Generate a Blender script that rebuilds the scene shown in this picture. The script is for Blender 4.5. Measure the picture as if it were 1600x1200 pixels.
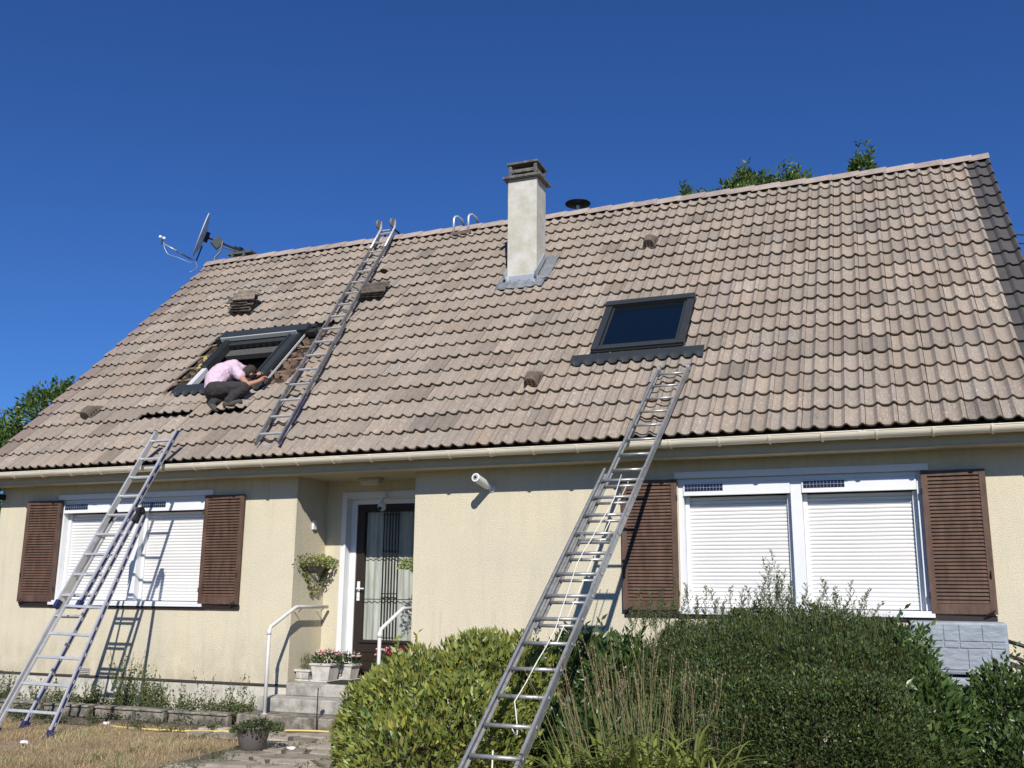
import bpy, bmesh, math, random
import numpy as np
from mathutils import Vector, Matrix, noise
from math import sin, cos, pi, radians, sqrt
rnd = random.Random(7)
NR = np.random.RandomState(11)
SC = bpy.context.scene
COL = SC.collection
for o in list(bpy.data.objects): bpy.data.objects.remove(o)

# ---------------------------------------------------------------- camera, sky, sun
YAW, PIT, ROL, FPX = -0.371740, 0.213448, 0.008632, 1522.89
CAM = Vector((2.3884, -10.3254, 1.4633))
f_ = Vector((sin(YAW)*cos(PIT), cos(YAW)*cos(PIT), sin(PIT)))
r_ = Vector((cos(YAW), -sin(YAW), 0)); u_ = r_.cross(f_)
R_ = cos(ROL)*r_ + sin(ROL)*u_; U_ = -sin(ROL)*r_ + cos(ROL)*u_
cd = bpy.data.cameras.new('camera'); cam = bpy.data.objects.new('camera', cd); COL.objects.link(cam)
cam.matrix_world = Matrix(((R_.x, U_.x, -f_.x, CAM.x), (R_.y, U_.y, -f_.y, CAM.y), (R_.z, U_.z, -f_.z, CAM.z), (0, 0, 0, 1)))
cd.sensor_width = 36.0; cd.lens = 36.0*FPX/1600.0; cd.clip_start = 0.05; cd.clip_end = 3000
SC.camera = cam
SUNDIR = Vector((-0.45, 1.0, -0.775)).normalized()      # the way the light travels
W = bpy.data.worlds.new('World'); SC.world = W; W.use_nodes = True
nt = W.node_tree; nt.nodes.clear()
sky = nt.nodes.new('ShaderNodeTexSky'); sky.sky_type = 'NISHITA'; sky.sun_disc = False
sky.sun_elevation = math.asin(-SUNDIR.z); sky.sun_rotation = math.atan2(-SUNDIR.x, -SUNDIR.y)
sky.air_density = 1.0; sky.dust_density = 0.15; sky.ozone_density = 4.0; sky.altitude = 300
bg = nt.nodes.new('ShaderNodeBackground'); bg.inputs[1].default_value = 0.055
wo = nt.nodes.new('ShaderNodeOutputWorld')
hs = nt.nodes.new('ShaderNodeMix'); hs.data_type = 'RGBA'; hs.blend_type = 'MULTIPLY'; hs.inputs[0].default_value = 1; hs.inputs[7].default_value = (.51, .93, 1.64, 1)
nt.links.new(sky.outputs[0], hs.inputs[6]); nt.links.new(hs.outputs[2], bg.inputs[0]); nt.links.new(bg.outputs[0], wo.inputs[0])
sd = bpy.data.lights.new('sun', 'SUN'); sd.energy = 5.0; sd.angle = radians(0.5); sd.color = (1.0, 0.945, 0.86)
sun = bpy.data.objects.new('sun', sd); COL.objects.link(sun)
sun.rotation_euler = SUNDIR.to_track_quat('-Z', 'Y').to_euler()
SC.view_settings.view_transform = 'Standard'; SC.view_settings.look = 'None'
SC.view_settings.exposure = 0.12; SC.view_settings.gamma = 1.0
try: SC.view_settings.use_curve_mapping = False
except Exception: pass

# ---------------------------------------------------------------- materials
def mat(name, col, rough=0.8, metal=0.0, var=0.0, vscale=6.0, bump=0.0, bscale=60.0, col2=None, spec=0.4, tint=False, trans=0.0, stretch=None, vmin=.35, vmax=.65, coat=0):
    m = bpy.data.materials.new(name); m.use_nodes = True; N = m.node_tree.nodes; L = m.node_tree.links
    b = N['Principled BSDF']; b.inputs['Roughness'].default_value = rough; b.inputs['Metallic'].default_value = metal
    b.inputs['Specular IOR Level'].default_value = spec
    c = N.new('ShaderNodeRGB'); c.outputs[0].default_value = (*col, 1); out = c.outputs[0]
    tc = N.new('ShaderNodeTexCoord'); vec = tc.outputs['Object']
    if stretch:
        mp = N.new('ShaderNodeMapping'); mp.inputs['Scale'].default_value = stretch; L.new(vec, mp.inputs[0]); vec = mp.outputs[0]
    if var > 0 or col2:
        n = N.new('ShaderNodeTexNoise'); n.inputs['Scale'].default_value = vscale; n.inputs['Detail'].default_value = 6; n.inputs['Roughness'].default_value = .65
        L.new(vec, n.inputs['Vector'])
        mr = N.new('ShaderNodeMapRange'); mr.inputs[1].default_value = vmin; mr.inputs[2].default_value = vmax; L.new(n.outputs[0], mr.inputs[0])
        mx = N.new('ShaderNodeMix'); mx.data_type = 'RGBA'
        c2 = col2 if col2 else tuple(v*(1-var) for v in col)
        mx.inputs[6].default_value = (*col, 1); mx.inputs[7].default_value = (*c2, 1); L.new(mr.outputs[0], mx.inputs[0]); out = mx.outputs[2]
    if tint:
        at = N.new('ShaderNodeAttribute'); at.attribute_name = 'tint'
        mx = N.new('ShaderNodeMix'); mx.data_type = 'RGBA'; mx.blend_type = 'MULTIPLY'; mx.inputs[0].default_value = 1
        L.new(out, mx.inputs[6]); L.new(at.outputs['Color'], mx.inputs[7]); out = mx.outputs[2]
    L.new(out, b.inputs['Base Color'])
    if bump > 0:
        n2 = N.new('ShaderNodeTexNoise'); n2.inputs['Scale'].default_value = bscale; n2.inputs['Detail'].default_value = 4
        L.new(vec, n2.inputs['Vector'])
        bp = N.new('ShaderNodeBump'); bp.inputs['Strength'].default_value = bump; bp.inputs['Distance'].default_value = .01
        L.new(n2.outputs[0], bp.inputs['Height']); L.new(bp.outputs[0], b.inputs['Normal'])
    if trans > 0:
        tr = N.new('ShaderNodeBsdfTranslucent'); L.new(out, tr.inputs[0])
        ms = N.new('ShaderNodeMixShader'); ms.inputs[0].default_value = trans
        L.new(b.outputs[0], ms.inputs[1]); L.new(tr.outputs[0], ms.inputs[2]); L.new(ms.outputs[0], N['Material Output'].inputs[0])
    return m

def tile_material():
    m = bpy.data.materials.new('roof_tile_concrete'); m.use_nodes = True; N = m.node_tree.nodes; L = m.node_tree.links
    b = N['Principled BSDF']; b.inputs['Roughness'].default_value = .9; b.inputs['Specular IOR Level'].default_value = .25
    tc = N.new('ShaderNodeTexCoord')
    def nz(scale, det, st=None, r=.6):
        n = N.new('ShaderNodeTexNoise'); n.inputs['Scale'].default_value = scale; n.inputs['Detail'].default_value = det; n.inputs['Roughness'].default_value = r
        if st:
            mp = N.new('ShaderNodeMapping'); mp.inputs['Rotation'].default_value = (radians(-45), 0, 0); mp.inputs['Scale'].default_value = st
            L.new(tc.outputs['Object'], mp.inputs[0]); L.new(mp.outputs[0], n.inputs['Vector'])
        else: L.new(tc.outputs['Object'], n.inputs['Vector'])
        return n.outputs[0]
    def mr(s, a, c, lo=0, hi=1):
        k = N.new('ShaderNodeMapRange'); k.inputs[1].default_value = a; k.inputs[2].default_value = c; k.inputs[3].default_value = lo; k.inputs[4].default_value = hi
        L.new(s, k.inputs[0]); return k.outputs[0]
    def mix(f, a, c, mode='MIX'):
        k = N.new('ShaderNodeMix'); k.data_type = 'RGBA'; k.blend_type = mode
        if hasattr(f, 'links'): L.new(f, k.inputs[0])
        else: k.inputs[0].default_value = f
        for q, s in ((6, a), (7, c)):
            if hasattr(s, 'links'): L.new(s, k.inputs[q])
            else: k.inputs[q].default_value = (*s, 1)
        return k.outputs[2]
    at = N.new('ShaderNodeAttribute'); at.attribute_name = 'tint'
    at2 = N.new('ShaderNodeAttribute'); at2.attribute_name = 'worn'
    base = mix(mr(nz(3.0, 4), .35, .65), (.262, .214, .169), (.222, .184, .149))
    fine = mr(nz(95, 3, (1.6, .8, 1)), .38, .68)
    base = mix(fine, base, (.335, .285, .24))
    streak = mr(nz(26, 4, (2.4, .16, 1), .7), .52, .72)            # pale streaks and lichen running down the slope, strongest on worn tiles
    pale = N.new('ShaderNodeMath'); pale.operation = 'MULTIPLY'; L.new(streak, pale.inputs[0])
    big = mr(nz(.55, 3), .44, .62, .12, .85); ad = N.new('ShaderNodeMath'); ad.operation = 'ADD'; ad.use_clamp = True
    L.new(big, ad.inputs[0]); L.new(at2.outputs['Fac'], ad.inputs[1]); L.new(ad.outputs[0], pale.inputs[1])
    base = mix(pale.outputs[0], base, (.48, .44, .39))
    dark = mr(nz(30, 5, (2.2, .2, 1), .75), .56, .70, 0, .65)
    base = mix(dark, base, (.15, .125, .105))
    moss = mr(nz(7, 6, None, .8), .60, .68, 0, .55)
    base = mix(moss, base, (.13, .125, .095))
    lich = mr(nz(17, 5, None, .75), .66, .72, 0, .6)
    base = mix(lich, base, (.50, .48, .43))
    speck = mr(nz(260, 2), .66, .74, 0, .5)
    base = mix(speck, base, (.10, .085, .07))
    base = mix(1.0, base, at.outputs['Color'], 'MULTIPLY')
    L.new(base, b.inputs['Base Color'])
    bp = N.new('ShaderNodeBump'); bp.inputs['Strength'].default_value = .5; bp.inputs['Distance'].default_value = .006
    L.new(nz(130, 4), bp.inputs['Height']); L.new(bp.outputs[0], b.inputs['Normal'])
    return m

def wall_material():
    m = mat('cream_render', (.66, .575, .40), .92, 0, .0, spec=.15)
    N = m.node_tree.nodes; L = m.node_tree.links; b = N['Principled BSDF']; tc = N.new('ShaderNodeTexCoord')
    def nz(s, d, st=None):
        n = N.new('ShaderNodeTexNoise'); n.inputs['Scale'].default_value = s; n.inputs['Detail'].default_value = d; n.inputs['Roughness'].default_value = .62
        if st:
            mp = N.new('ShaderNodeMapping'); mp.inputs['Scale'].default_value = st; L.new(tc.outputs['Object'], mp.inputs[0]); L.new(mp.outputs[0], n.inputs[0])
        else: L.new(tc.outputs['Object'], n.inputs[0])
        return n.outputs[0]
    def mixc(fs, lo, hi, a, c, top=1):
        k = N.new('ShaderNodeMapRange'); k.inputs[1].default_value = lo; k.inputs[2].default_value = hi; k.inputs[4].default_value = top; L.new(fs, k.inputs[0])
        x = N.new('ShaderNodeMix'); x.data_type = 'RGBA'; L.new(k.outputs[0], x.inputs[0])
        if hasattr(a, 'links'): L.new(a, x.inputs[6])
        else: x.inputs[6].default_value = (*a, 1)
        x.inputs[7].default_value = (*c, 1); return x.outputs[2]
    c = mixc(nz(1.4, 5), .35, .7, (.635, .575, .425), (.575, .53, .41))
    c = mixc(nz(2.2, 5, (2.2, 2.2, .35)), .52, .75, c, (.51, .475, .385), .8)
    c = mixc(nz(60, 3), .54, .68, c, (.42, .37, .27), .6)
    sx = N.new('ShaderNodeSeparateXYZ'); L.new(tc.outputs['Object'], sx.inputs[0])
    def zmask(z0, z1, src, lo, hi, top):
        k = N.new('ShaderNodeMapRange'); k.inputs[1].default_value = z0; k.inputs[2].default_value = z1; L.new(sx.outputs[2], k.inputs[0])
        q = N.new('ShaderNodeMapRange'); q.inputs[1].default_value = lo; q.inputs[2].default_value = hi; q.inputs[4].default_value = top; L.new(src, q.inputs[0])
        m_ = N.new('ShaderNodeMath'); m_.operation = 'MULTIPLY'; L.new(k.outputs[0], m_.inputs[0]); L.new(q.outputs[0], m_.inputs[1]); return m_.outputs[0]
    def over(f, a, col):
        x = N.new('ShaderNodeMix'); x.data_type = 'RGBA'; L.new(f, x.inputs[0]); L.new(a, x.inputs[6]); x.inputs[7].default_value = (*col, 1); return x.outputs[2]
    c = over(zmask(1.0, .40, nz(5, 5, (1, 1, .8)), .35, .65, .75), c, (.40, .35, .25))          # splash dirt low on the wall
    c = over(zmask(1.9, 2.9, nz(3.2, 4, (2.6, 2.6, .12)), .52, .68, .5), c, (.44, .41, .33))   # runs below the gutter
    c = over(zmask(1.32, 1.25, nz(3.0, 4, (5, 5, .15)), .55, .70, .35), c, (.42, .39, .32))
    L.new(c, b.inputs['Base Color'])
    bp = N.new('ShaderNodeBump'); bp.inputs['Strength'].default_value = .8; bp.inputs['Distance'].default_value = .010
    L.new(nz(85, 4), bp.inputs['Height']); L.new(bp.outputs[0], b.inputs['Normal'])
    return m

M = {}
M['tile'] = tile_material(); M['wall'] = wall_material()
M['white'] = mat('white_pvc', (.72, .735, .75), .35, var=.06, vscale=3)
M['curtainslat'] = mat('white_slat', (.72, .72, .705), .4, var=.05, vscale=2)
M['brownwood'] = mat('brown_painted_wood', (.125, .072, .050), .6, var=.45, vscale=14, bump=.15, bscale=40, stretch=(1, 1, .3))
M['browndark'] = mat('dark_brown_joinery', (.024, .015, .011), .5)
M['gutter'] = mat('beige_plastic', (.72, .66, .53), .35, var=.14, vscale=5, stretch=(.6, 3, 3))
M['soffit'] = mat('beige_board', (.50, .44, .30), .8, var=.12)
M['under'] = mat('dark_roof_underlay', (.035, .028, .022), .95)
M['anth'] = mat('anthracite_sheet', (.052, .059, .063), .38, metal=.35, var=.15, vscale=4)
M['anthdark'] = mat('black_seal', (.012, .013, .014), .6)
M['alu'] = mat('aluminium', (.66, .67, .68), .38, metal=.45, var=.2, vscale=9, bump=.05, bscale=30)
M['aluworn'] = mat('weathered_aluminium', (.46, .465, .46), .42, metal=.55, var=.3, vscale=16, bump=.1, bscale=60)
M['blue'] = mat('blue_rail_film', (.016, .020, .115), .4)
M['navy'] = mat('navy_plastic', (.015, .022, .10), .5)
M['black'] = mat('black_plastic', (.015, .015, .016), .5)
M['conc'] = mat('step_concrete', (.42, .40, .36), .9, col2=(.22, .21, .18), vscale=7, bump=.4, bscale=45, vmin=.42, vmax=.66)
M['conclow'] = mat('stained_concrete', (.30, .27, .22), .95, col2=(.10, .09, .075), vscale=9, bump=.6, bscale=50, vmin=.38, vmax=.6)
M['plinth'] = mat('white_plinth', (.58, .55, .48), .9, col2=(.42, .40, .34), vscale=5, bump=.3, bscale=50)
M['chimney'] = mat('chimney_render', (.42, .40, .325), .9, col2=(.55, .545, .51), vscale=4.5, bump=.35, bscale=60)
M['cap'] = mat('mossy_concrete', (.20, .19, .17), .95, col2=(.06, .06, .055), vscale=12, bump=.7, bscale=60)
M['lead'] = mat('lead_sheet', (.22, .24, .26), .5, metal=.5, col2=(.34, .36, .38), vscale=9, bump=.4, bscale=14)
M['zinc'] = mat('pale_zinc', (.50, .53, .56), .4, metal=.5, var=.2, vscale=8)
M['darktile'] = mat('grey_verge_concrete', (.082, .077, .078), .85, var=.2, vscale=7, bump=.3, bscale=120, tint=True)
M['ridge'] = mat('ridge_concrete', (.38, .315, .275), .9, var=.25, vscale=9, bump=.4, bscale=110, tint=True)
M['vent'] = mat('brown_vent', (.15, .115, .095), .9, var=.25, vscale=18, bump=.4, bscale=90)
M['terracap'] = mat('rail_white', (.70, .69, .68), .4, var=.1, vscale=9)
M['tank'] = mat('blue_grey_plastic', (.31, .35, .40), .55, var=.25, vscale=7, bump=.9, bscale=13, stretch=(1, 1, 2.2))
M['hose'] = mat('yellow_hose', (.62, .50, .16), .45)
M['pot'] = mat('grey_brown_pot', (.125, .11, .105), .4, var=.1)
M['trough'] = mat('grey_white_trough', (.62, .60, .55), .75, col2=(.40, .38, .34), vscale=11, bump=.2, bscale=60)
M['debris'] = mat('rubble_mortar', (.19, .135, .10), .98, col2=(.12, .07, .05), vscale=25, bump=.8, bscale=60)
M['wool'] = mat('mineral_wool', (.50, .42, .14), .98, col2=(.28, .22, .10), vscale=30, bump=.8, bscale=80)
M['batten'] = mat('weathered_batten', (.26, .18, .12), .9, var=.4, vscale=20)
M['inside'] = mat('dark_interior_lining', (.05, .045, .04), .9)
M['stem'] = mat('dry_stem', (.27, .21, .12), .85, var=.35, vscale=12)
M['greenstem'] = mat('green_stem', (.15, .18, .06), .8, var=.3, vscale=12)
M['bark'] = mat('bark', (.12, .09, .065), .95, var=.4, vscale=15, bump=.6, bscale=40)
def leafmat(n, c, tr=.3, rough=.45, sp=.45): return mat(n, c, rough, tint=True, trans=tr, spec=sp)
M['leaf_lime'] = leafmat('lime_laurel_leaf', (.250, .285, .070), .3, .4)
M['leaf_dark'] = leafmat('dark_hedge_leaf', (.092, .130, .042), .3)
M['leaf_laurel'] = leafmat('green_laurel_leaf', (.075, .125, .035), .25, .35, .5)
M['leaf_weed'] = leafmat('weed_leaf', (.105, .135, .048), .3)
M['leaf_tree'] = leafmat('tree_leaf', (.12, .19, .045), .4)
M['leaf_ivy'] = leafmat('pale_ivy_leaf', (.30, .35, .12), .3)
M['blade'] = leafmat('strap_blade', (.20, .24, .055), .35)
M['drygrass'] = leafmat('dry_grass_blade', (.50, .385, .235), .3, .8, .1)
M['petal'] = leafmat('petal', (.80, .30, .33), .3, .6)
M['skin'] = mat('skin', (.42, .22, .15), .55, var=.12, vscale=20)
M['hair'] = mat('dark_hair', (.035, .025, .02), .8, bump=.5, bscale=120)
M['shirt'] = mat('pale_pink_cotton', (.60, .45, .55), .9, var=.08, vscale=8, bump=.25, bscale=14)
M['trouser'] = mat('charcoal_work_trousers', (.040, .036, .038), .9, var=.3, vscale=10, bump=.3, bscale=20)
M['boot'] = mat('grey_work_boot', (.075, .072, .062), .8, var=.3, vscale=18)
M['paper'] = mat('crumpled_paper', (.75, .74, .72), .8)
M['rope'] = mat('white_rope', (.70, .68, .62), .85)
M['curtain'] = mat('net_curtain', (.78, .79, .74), .9, var=.35, vscale=4, stretch=(5, 1, .5))
def glassy(n, col, rough=.03):
    m = mat(n, col, rough, spec=.6); return m
M['glassdark'] = glassy('dark_roof_glass', (.003, .008, .018), .02); M['glassdark'].node_tree.nodes['Principled BSDF'].inputs['Specular IOR Level'].default_value = .22
M['lens'] = glassy('lens_glass', (.01, .01, .012), .1)
M['solar'] = glassy('solar_cell', (.008, .010, .025), .2)

# ---------------------------------------------------------------- builders
class MB:
    def __init__(s): s.v = []; s.f = []
    def add(s, vs, fs):
        n = len(s.v); s.v += [tuple(p) for p in vs]; s.f += [tuple(i+n for i in q) for q in fs]; return s
    def box(s, x0, x1, y0, y1, z0, z1):
        return s.add([(x0,y0,z0),(x1,y0,z0),(x1,y1,z0),(x0,y1,z0),(x0,y0,z1),(x1,y0,z1),(x1,y1,z1),(x0,y1,z1)],
                     [(0,3,2,1),(4,5,6,7),(0,1,5,4),(1,2,6,5),(2,3,7,6),(3,0,4,7)])
    def obox(s, c, ax, ay, az, hx, hy, hz):
        c = Vector(c); vs = []
        for k in ((-1,-1,-1),(1,-1,-1),(1,1,-1),(-1,1,-1),(-1,-1,1),(1,-1,1),(1,1,1),(-1,1,1)):
            vs.append(c+ax*hx*k[0]+ay*hy*k[1]+az*hz*k[2])
        return s.add(vs, [(0,3,2,1),(4,5,6,7),(0,1,5,4),(1,2,6,5),(2,3,7,6),(3,0,4,7)])
    def beam(s, a, b, w, h, up=Vector((0,0,1))):
        a = Vector(a); b = Vector(b); d = b-a; L = d.length; d.normalize()
        x = d.cross(up).normalized(); z = x.cross(d).normalized()
        return s.obox((a+b)/2, x, d, z, w/2, L/2, h/2)
    def tube(s, pts, r, n=8, cap=True):
        pts = [Vector(p) for p in pts]; rr = r if isinstance(r, (list, tuple)) else [r]*len(pts)
        base = len(s.v); prev = None
        for i, p in enumerate(pts):
            t = (pts[min(i+1, len(pts)-1)]-pts[max(i-1, 0)]).normalized()
            if prev is None: x = t.orthogonal().normalized()
            else: x = (prev-t*prev.dot(t)).normalized()
            prev = x; y = t.cross(x)
            for k in range(n):
                a = 2*pi*k/n; s.v.append(tuple(p+(x*cos(a)+y*sin(a))*rr[i]))
        for i in range(len(pts)-1):
            for k in range(n):
                a = base+i*n+k; b = base+i*n+(k+1) % n; s.f.append((a, b, b+n, a+n))
        if cap:
            s.f.append(tuple(base+k for k in range(n))[::-1]); s.f.append(tuple(base+(len(pts)-1)*n+k for k in range(n)))
        return s
    def lathe(s, c, prof, n=24, axis=Vector((0,0,1)), cap=True):
        c = Vector(c); axis = Vector(axis).normalized(); x = axis.orthogonal().normalized(); y = axis.cross(x); base = len(s.v)
        for r, h in prof:
            for k in range(n):
                a = 2*pi*k/n; s.v.append(tuple(c+axis*h+(x*cos(a)+y*sin(a))*r))
        for i in range(len(prof)-1):
            for k in range(n):
                a = base+i*n+k; b = base+i*n+(k+1) % n; s.f.append((a, b, b+n, a+n))
        if cap:
            s.f.append(tuple(base+k for k in range(n))[::-1]); s.f.append(tuple(base+(len(prof)-1)*n+k for k in range(n)))
        return s
    def build(s, name, m, parent=None, smooth=False, bevel=0.0, tint=None, auto=None):
        return mkobj(name, s.v, s.f, m, parent, smooth, bevel, tint)

ROOT = {}
def mkobj(name, v, f, m, parent=None, smooth=False, bevel=0.0, tint=None, attrs=None):
    off = Vector(ROOT.get(parent.name, (0, 0, 0))) if parent else Vector((0, 0, 0))
    me = bpy.data.meshes.new(name)
    va = np.asarray(v, dtype=np.float32).reshape(-1, 3)-np.array(off, dtype=np.float32)
    if isinstance(f, np.ndarray):
        nf, k = f.shape
        me.vertices.add(len(va)); me.vertices.foreach_set('co', va.ravel())
        me.loops.add(nf*k); me.loops.foreach_set('vertex_index', f.ravel().astype(np.int32))
        me.polygons.add(nf); me.polygons.foreach_set('loop_start', np.arange(0, nf*k, k, dtype=np.int32))
        me.update(calc_edges=True)
    else:
        me.from_pydata(va.tolist(), [], f); me.update()
    o = bpy.data.objects.new(name, me); COL.objects.link(o); me.materials.append(m)
    if parent: o.parent = parent; ROOT[o.name] = tuple(off)
    else: ROOT[o.name] = (0, 0, 0)
    if smooth: me.polygons.foreach_set('use_smooth', [True]*len(me.polygons))
    if tint is not None: set_tint(me, tint)
    if bevel > 0:
        b = o.modifiers.new('b', 'BEVEL'); b.width = bevel; b.segments = 2; b.limit_method = 'ANGLE'
    return o
def set_tint(me, arr):
    at = me.attributes.new('tint', 'FLOAT_COLOR', 'POINT')
    a = np.ones((len(me.vertices), 4), dtype=np.float32); arr = np.asarray(arr, dtype=np.float32)
    if arr.ndim == 1: a[:, :3] = arr[:, None]
    else: a[:, :3] = arr
    at.data.foreach_set('color', a.ravel())
def thing(name, label, cat, loc, group=None):
    o = bpy.data.objects.new(name, None); COL.objects.link(o); o.location = loc; ROOT[o.name] = tuple(loc)
    o['label'] = label; o['category'] = cat
    if group: o['group'] = group
    o.empty_display_size = .1
    return o
def tag(o, label, cat, group=None):
    o['label'] = label; o['category'] = cat
    if group: o['group'] = group
    return o
def recentre(o):      # a one-mesh thing: origin at its base
    me = o.data; n = len(me.vertices); a = np.empty(n*3, dtype=np.float32); me.vertices.foreach_get('co', a); a = a.reshape(-1, 3)
    c = np.array([a[:, 0].mean(), a[:, 1].mean(), a[:, 2].min()], dtype=np.float32); a -= c
    me.vertices.foreach_set('co', a.ravel()); o.location = c.tolist(); me.update(); return o

# ---------------------------------------------------------------- roof frame
PT = 0.7862986; GA = 0.3344421; EY, EZ = -0.45, 3.10
RDIR = Vector((0, cos(PT), sin(PT))); RNRM = Vector((0, -sin(PT), cos(PT))); XA = Vector((1, 0, 0))
def RP(x, s, h=0.0): return Vector((x, EY, EZ))+RDIR*s+RNRM*h
RX0, RX1, RX2 = -9.45, 3.70, 4.0
NT = 44; TW = (RX1-RX0)/NT; HW = TW/2; NC = 19; SLEN = NC*GA
RIDGE = RP(0, SLEN)
def prof(x):
    u = ((x-RX0+.03)/HW) % 1.0
    d = min(u, 1-u)
    return .037*cos(d/.29*pi/2)**1.6 if d < .29 else -.003*sin((d-.29)/.21*pi/2)

# ---------------------------------------------------------------- setting: ground, path
def ground_material():
    m = bpy.data.materials.new('dry_lawn_and_soil'); m.use_nodes = True; N = m.node_tree.nodes; L = m.node_tree.links
    b = N['Principled BSDF']; b.inputs['Roughness'].default_value = 1; b.inputs['Specular IOR Level'].default_value = .1
    tc = N.new('ShaderNodeTexCoord')
    def nz(s, d):
        n = N.new('ShaderNodeTexNoise'); n.inputs['Scale'].default_value = s; n.inputs['Detail'].default_value = d; L.new(tc.outputs['Object'], n.inputs[0]); return n.outputs[0]
    def rng(s, a, c):
        k = N.new('ShaderNodeMapRange'); k.inputs[1].default_value = a; k.inputs[2].default_value = c; L.new(s, k.inputs[0]); return k.outputs[0]
    def mix(f, a, c):
        k = N.new('ShaderNodeMix'); k.data_type = 'RGBA'; L.new(f, k.inputs[0])
        for q, s in ((6, a), (7, c)):
            if hasattr(s, 'links'): L.new(s, k.inputs[q])
            else: k.inputs[q].default_value = (*s, 1)
        return k.outputs[2]
    g = mix(rng(nz(9, 6), .35, .65), (.36, .28, .175), (.25, .195, .125))
    g = mix(rng(nz(.7, 4), .55, .7), g, (.17, .15, .06))
    soil = mix(rng(nz(14, 6), .35, .65), (.17, .145, .115), (.095, .085, .065))
    sx = N.new('ShaderNodeSeparateXYZ'); L.new(tc.outputs['Object'], sx.inputs[0])
    ad = N.new('ShaderNodeMath'); ad.operation = 'MULTIPLY_ADD'; L.new(nz(2.5, 4), ad.inputs[0]); ad.inputs[1].default_value = .9; L.new(sx.outputs[1], ad.inputs[2])
    g = mix(rng(ad.outputs[0], -1.05, -.8), g, soil)
    g = mix(rng(ad.outputs[0], -4.4, -5.6), g, mix(rng(nz(5, 5), .4, .6), (.060, .075, .030), (.11, .105, .05)))  # unseen ground out front, darkened to cut bounce light on the eaves
    L.new(g, b.inputs['Base Color'])
    bp = N.new('ShaderNodeBump'); bp.inputs['Strength'].default_value = .8; bp.inputs['Distance'].default_value = .03
    L.new(nz(30, 5), bp.inputs['Height']); L.new(bp.outputs[0], b.inputs['Normal'])
    return m
g = MB(); g.add([(-900,-900,0),(900,-900,0),(900,900,0),(-900,900,0)], [(0,1,2,3)])
o = g.build('ground', ground_material()); o['kind'] = 'structure'
def paving():
    # crazy paving: irregular slabs with open joints
    m = mat('paving_stone', (.42, .37, .30), .92, col2=(.25, .22, .175), vscale=6, bump=.5, bscale=35, tint=True)
    base = MB(); base.add([(-4.9,-.72,.004),(-4.9,-1.35,.004),(-3.75,-1.75,.004),(-3.3,-6,.004),(-1.6,-6,.004),(-1.6,-.72,.004)][::-1], [(0,1,2,3,4,5)])
    o = base.build('path', mat('path_joint_soil', (.10, .085, .06), 1)); o['kind'] = 'structure'
    mb = MB(); tn = []
    R = random.Random(3); cells = {}
    nx, ny, st = 13, 18, .34
    def pt(i, j):
        if (i, j) not in cells: cells[(i, j)] = (-4.95+i*st+R.uniform(-.11, .11)+(.5*st if j % 2 else 0), -.60-j*st*.9+R.uniform(-.09, .09))
        return cells[(i, j)]
    for j in range(ny):
        for i in range(nx):
            q = [pt(i, j), pt(i+1, j), pt(i+1, j+1), pt(i, j+1)]
            cx = sum(p[0] for p in q)/4; cy = sum(p[1] for p in q)/4
            if cy > -.80 or cx > -1.5: continue
            if cy > -1.5 and cx < -4.8: continue
            if cy <= -1.5 and cx < -3.62+(cy+1.7)*-.1: continue
            h = .014+R.uniform(0, .016); k = .86
            poly = []
            for a in range(4):
                p, n = q[a], q[(a+1) % 4]
                for t in (.12, .5, .88):
                    x = p[0]+(n[0]-p[0])*t; y = p[1]+(n[1]-p[1])*t
                    e = k*(.97 if t == .5 else 1)+R.uniform(-.02, .02)
                    poly.append((cx+(x-cx)*e, cy+(y-cy)*e))
            n = len(poly)
            vs = [(x, y, 0) for x, y in poly]+[(cx+(x-cx)*.97, cy+(y-cy)*.97, h) for x, y in poly]
            mb.add(vs, [tuple(range(n, 2*n))[::-1]]+[(a, n+a, n+(a+1) % n, (a+1) % n) for a in range(n)])
            tn += [R.uniform(.6, 1.2)]*(2*n)
    o = mb.build('path_slabs', m, tint=tn); o['kind'] = 'structure'
paving()

# ---------------------------------------------------------------- the house
H = thing('house', 'long single-storey cream rendered house with a steep brown tiled roof', 'house', (-2.7, 0, 0))
WX0, WX1 = -9.40, 3.90; RCX0, RCX1 = -4.48, -2.85; RCD = .70; SOF = 2.885; HB = 8.08
WL = (-8.29, -5.80, 1.30, 2.69); WR = (0.27, 2.68, 1.30, 2.69)
w = MB(); ZB = .40
def wallseg(x0, x1, z0, z1): w.box(x0, x1, 0, .25, z0, z1)
for (a, b, win) in ((WX0, RCX0, WL), (RCX1, WX1, WR)):
    wallseg(a, win[0], ZB, SOF+.1); wallseg(win[1], b, ZB, SOF+.1)
    wallseg(win[0], win[1], ZB, win[2]); wallseg(win[0], win[1], win[3], SOF+.1)
DX0, DX1 = -4.25, -3.0
w.box(RCX0-.2, RCX0, .25, RCD+.3, ZB, SOF+.1); w.box(RCX1, RCX1+.2, .25, RCD+.3, ZB, SOF+.1)
w.box(RCX0, DX0, RCD, RCD+.3, ZB, SOF+.1); w.box(DX1, RCX1, RCD, RCD+.3, ZB, SOF+.1); w.box(DX0, DX1, RCD, RCD+.3, 2.75, SOF+.1)
w.box(WX0, WX1, HB-.25, HB, ZB, SOF+.1)
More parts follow.
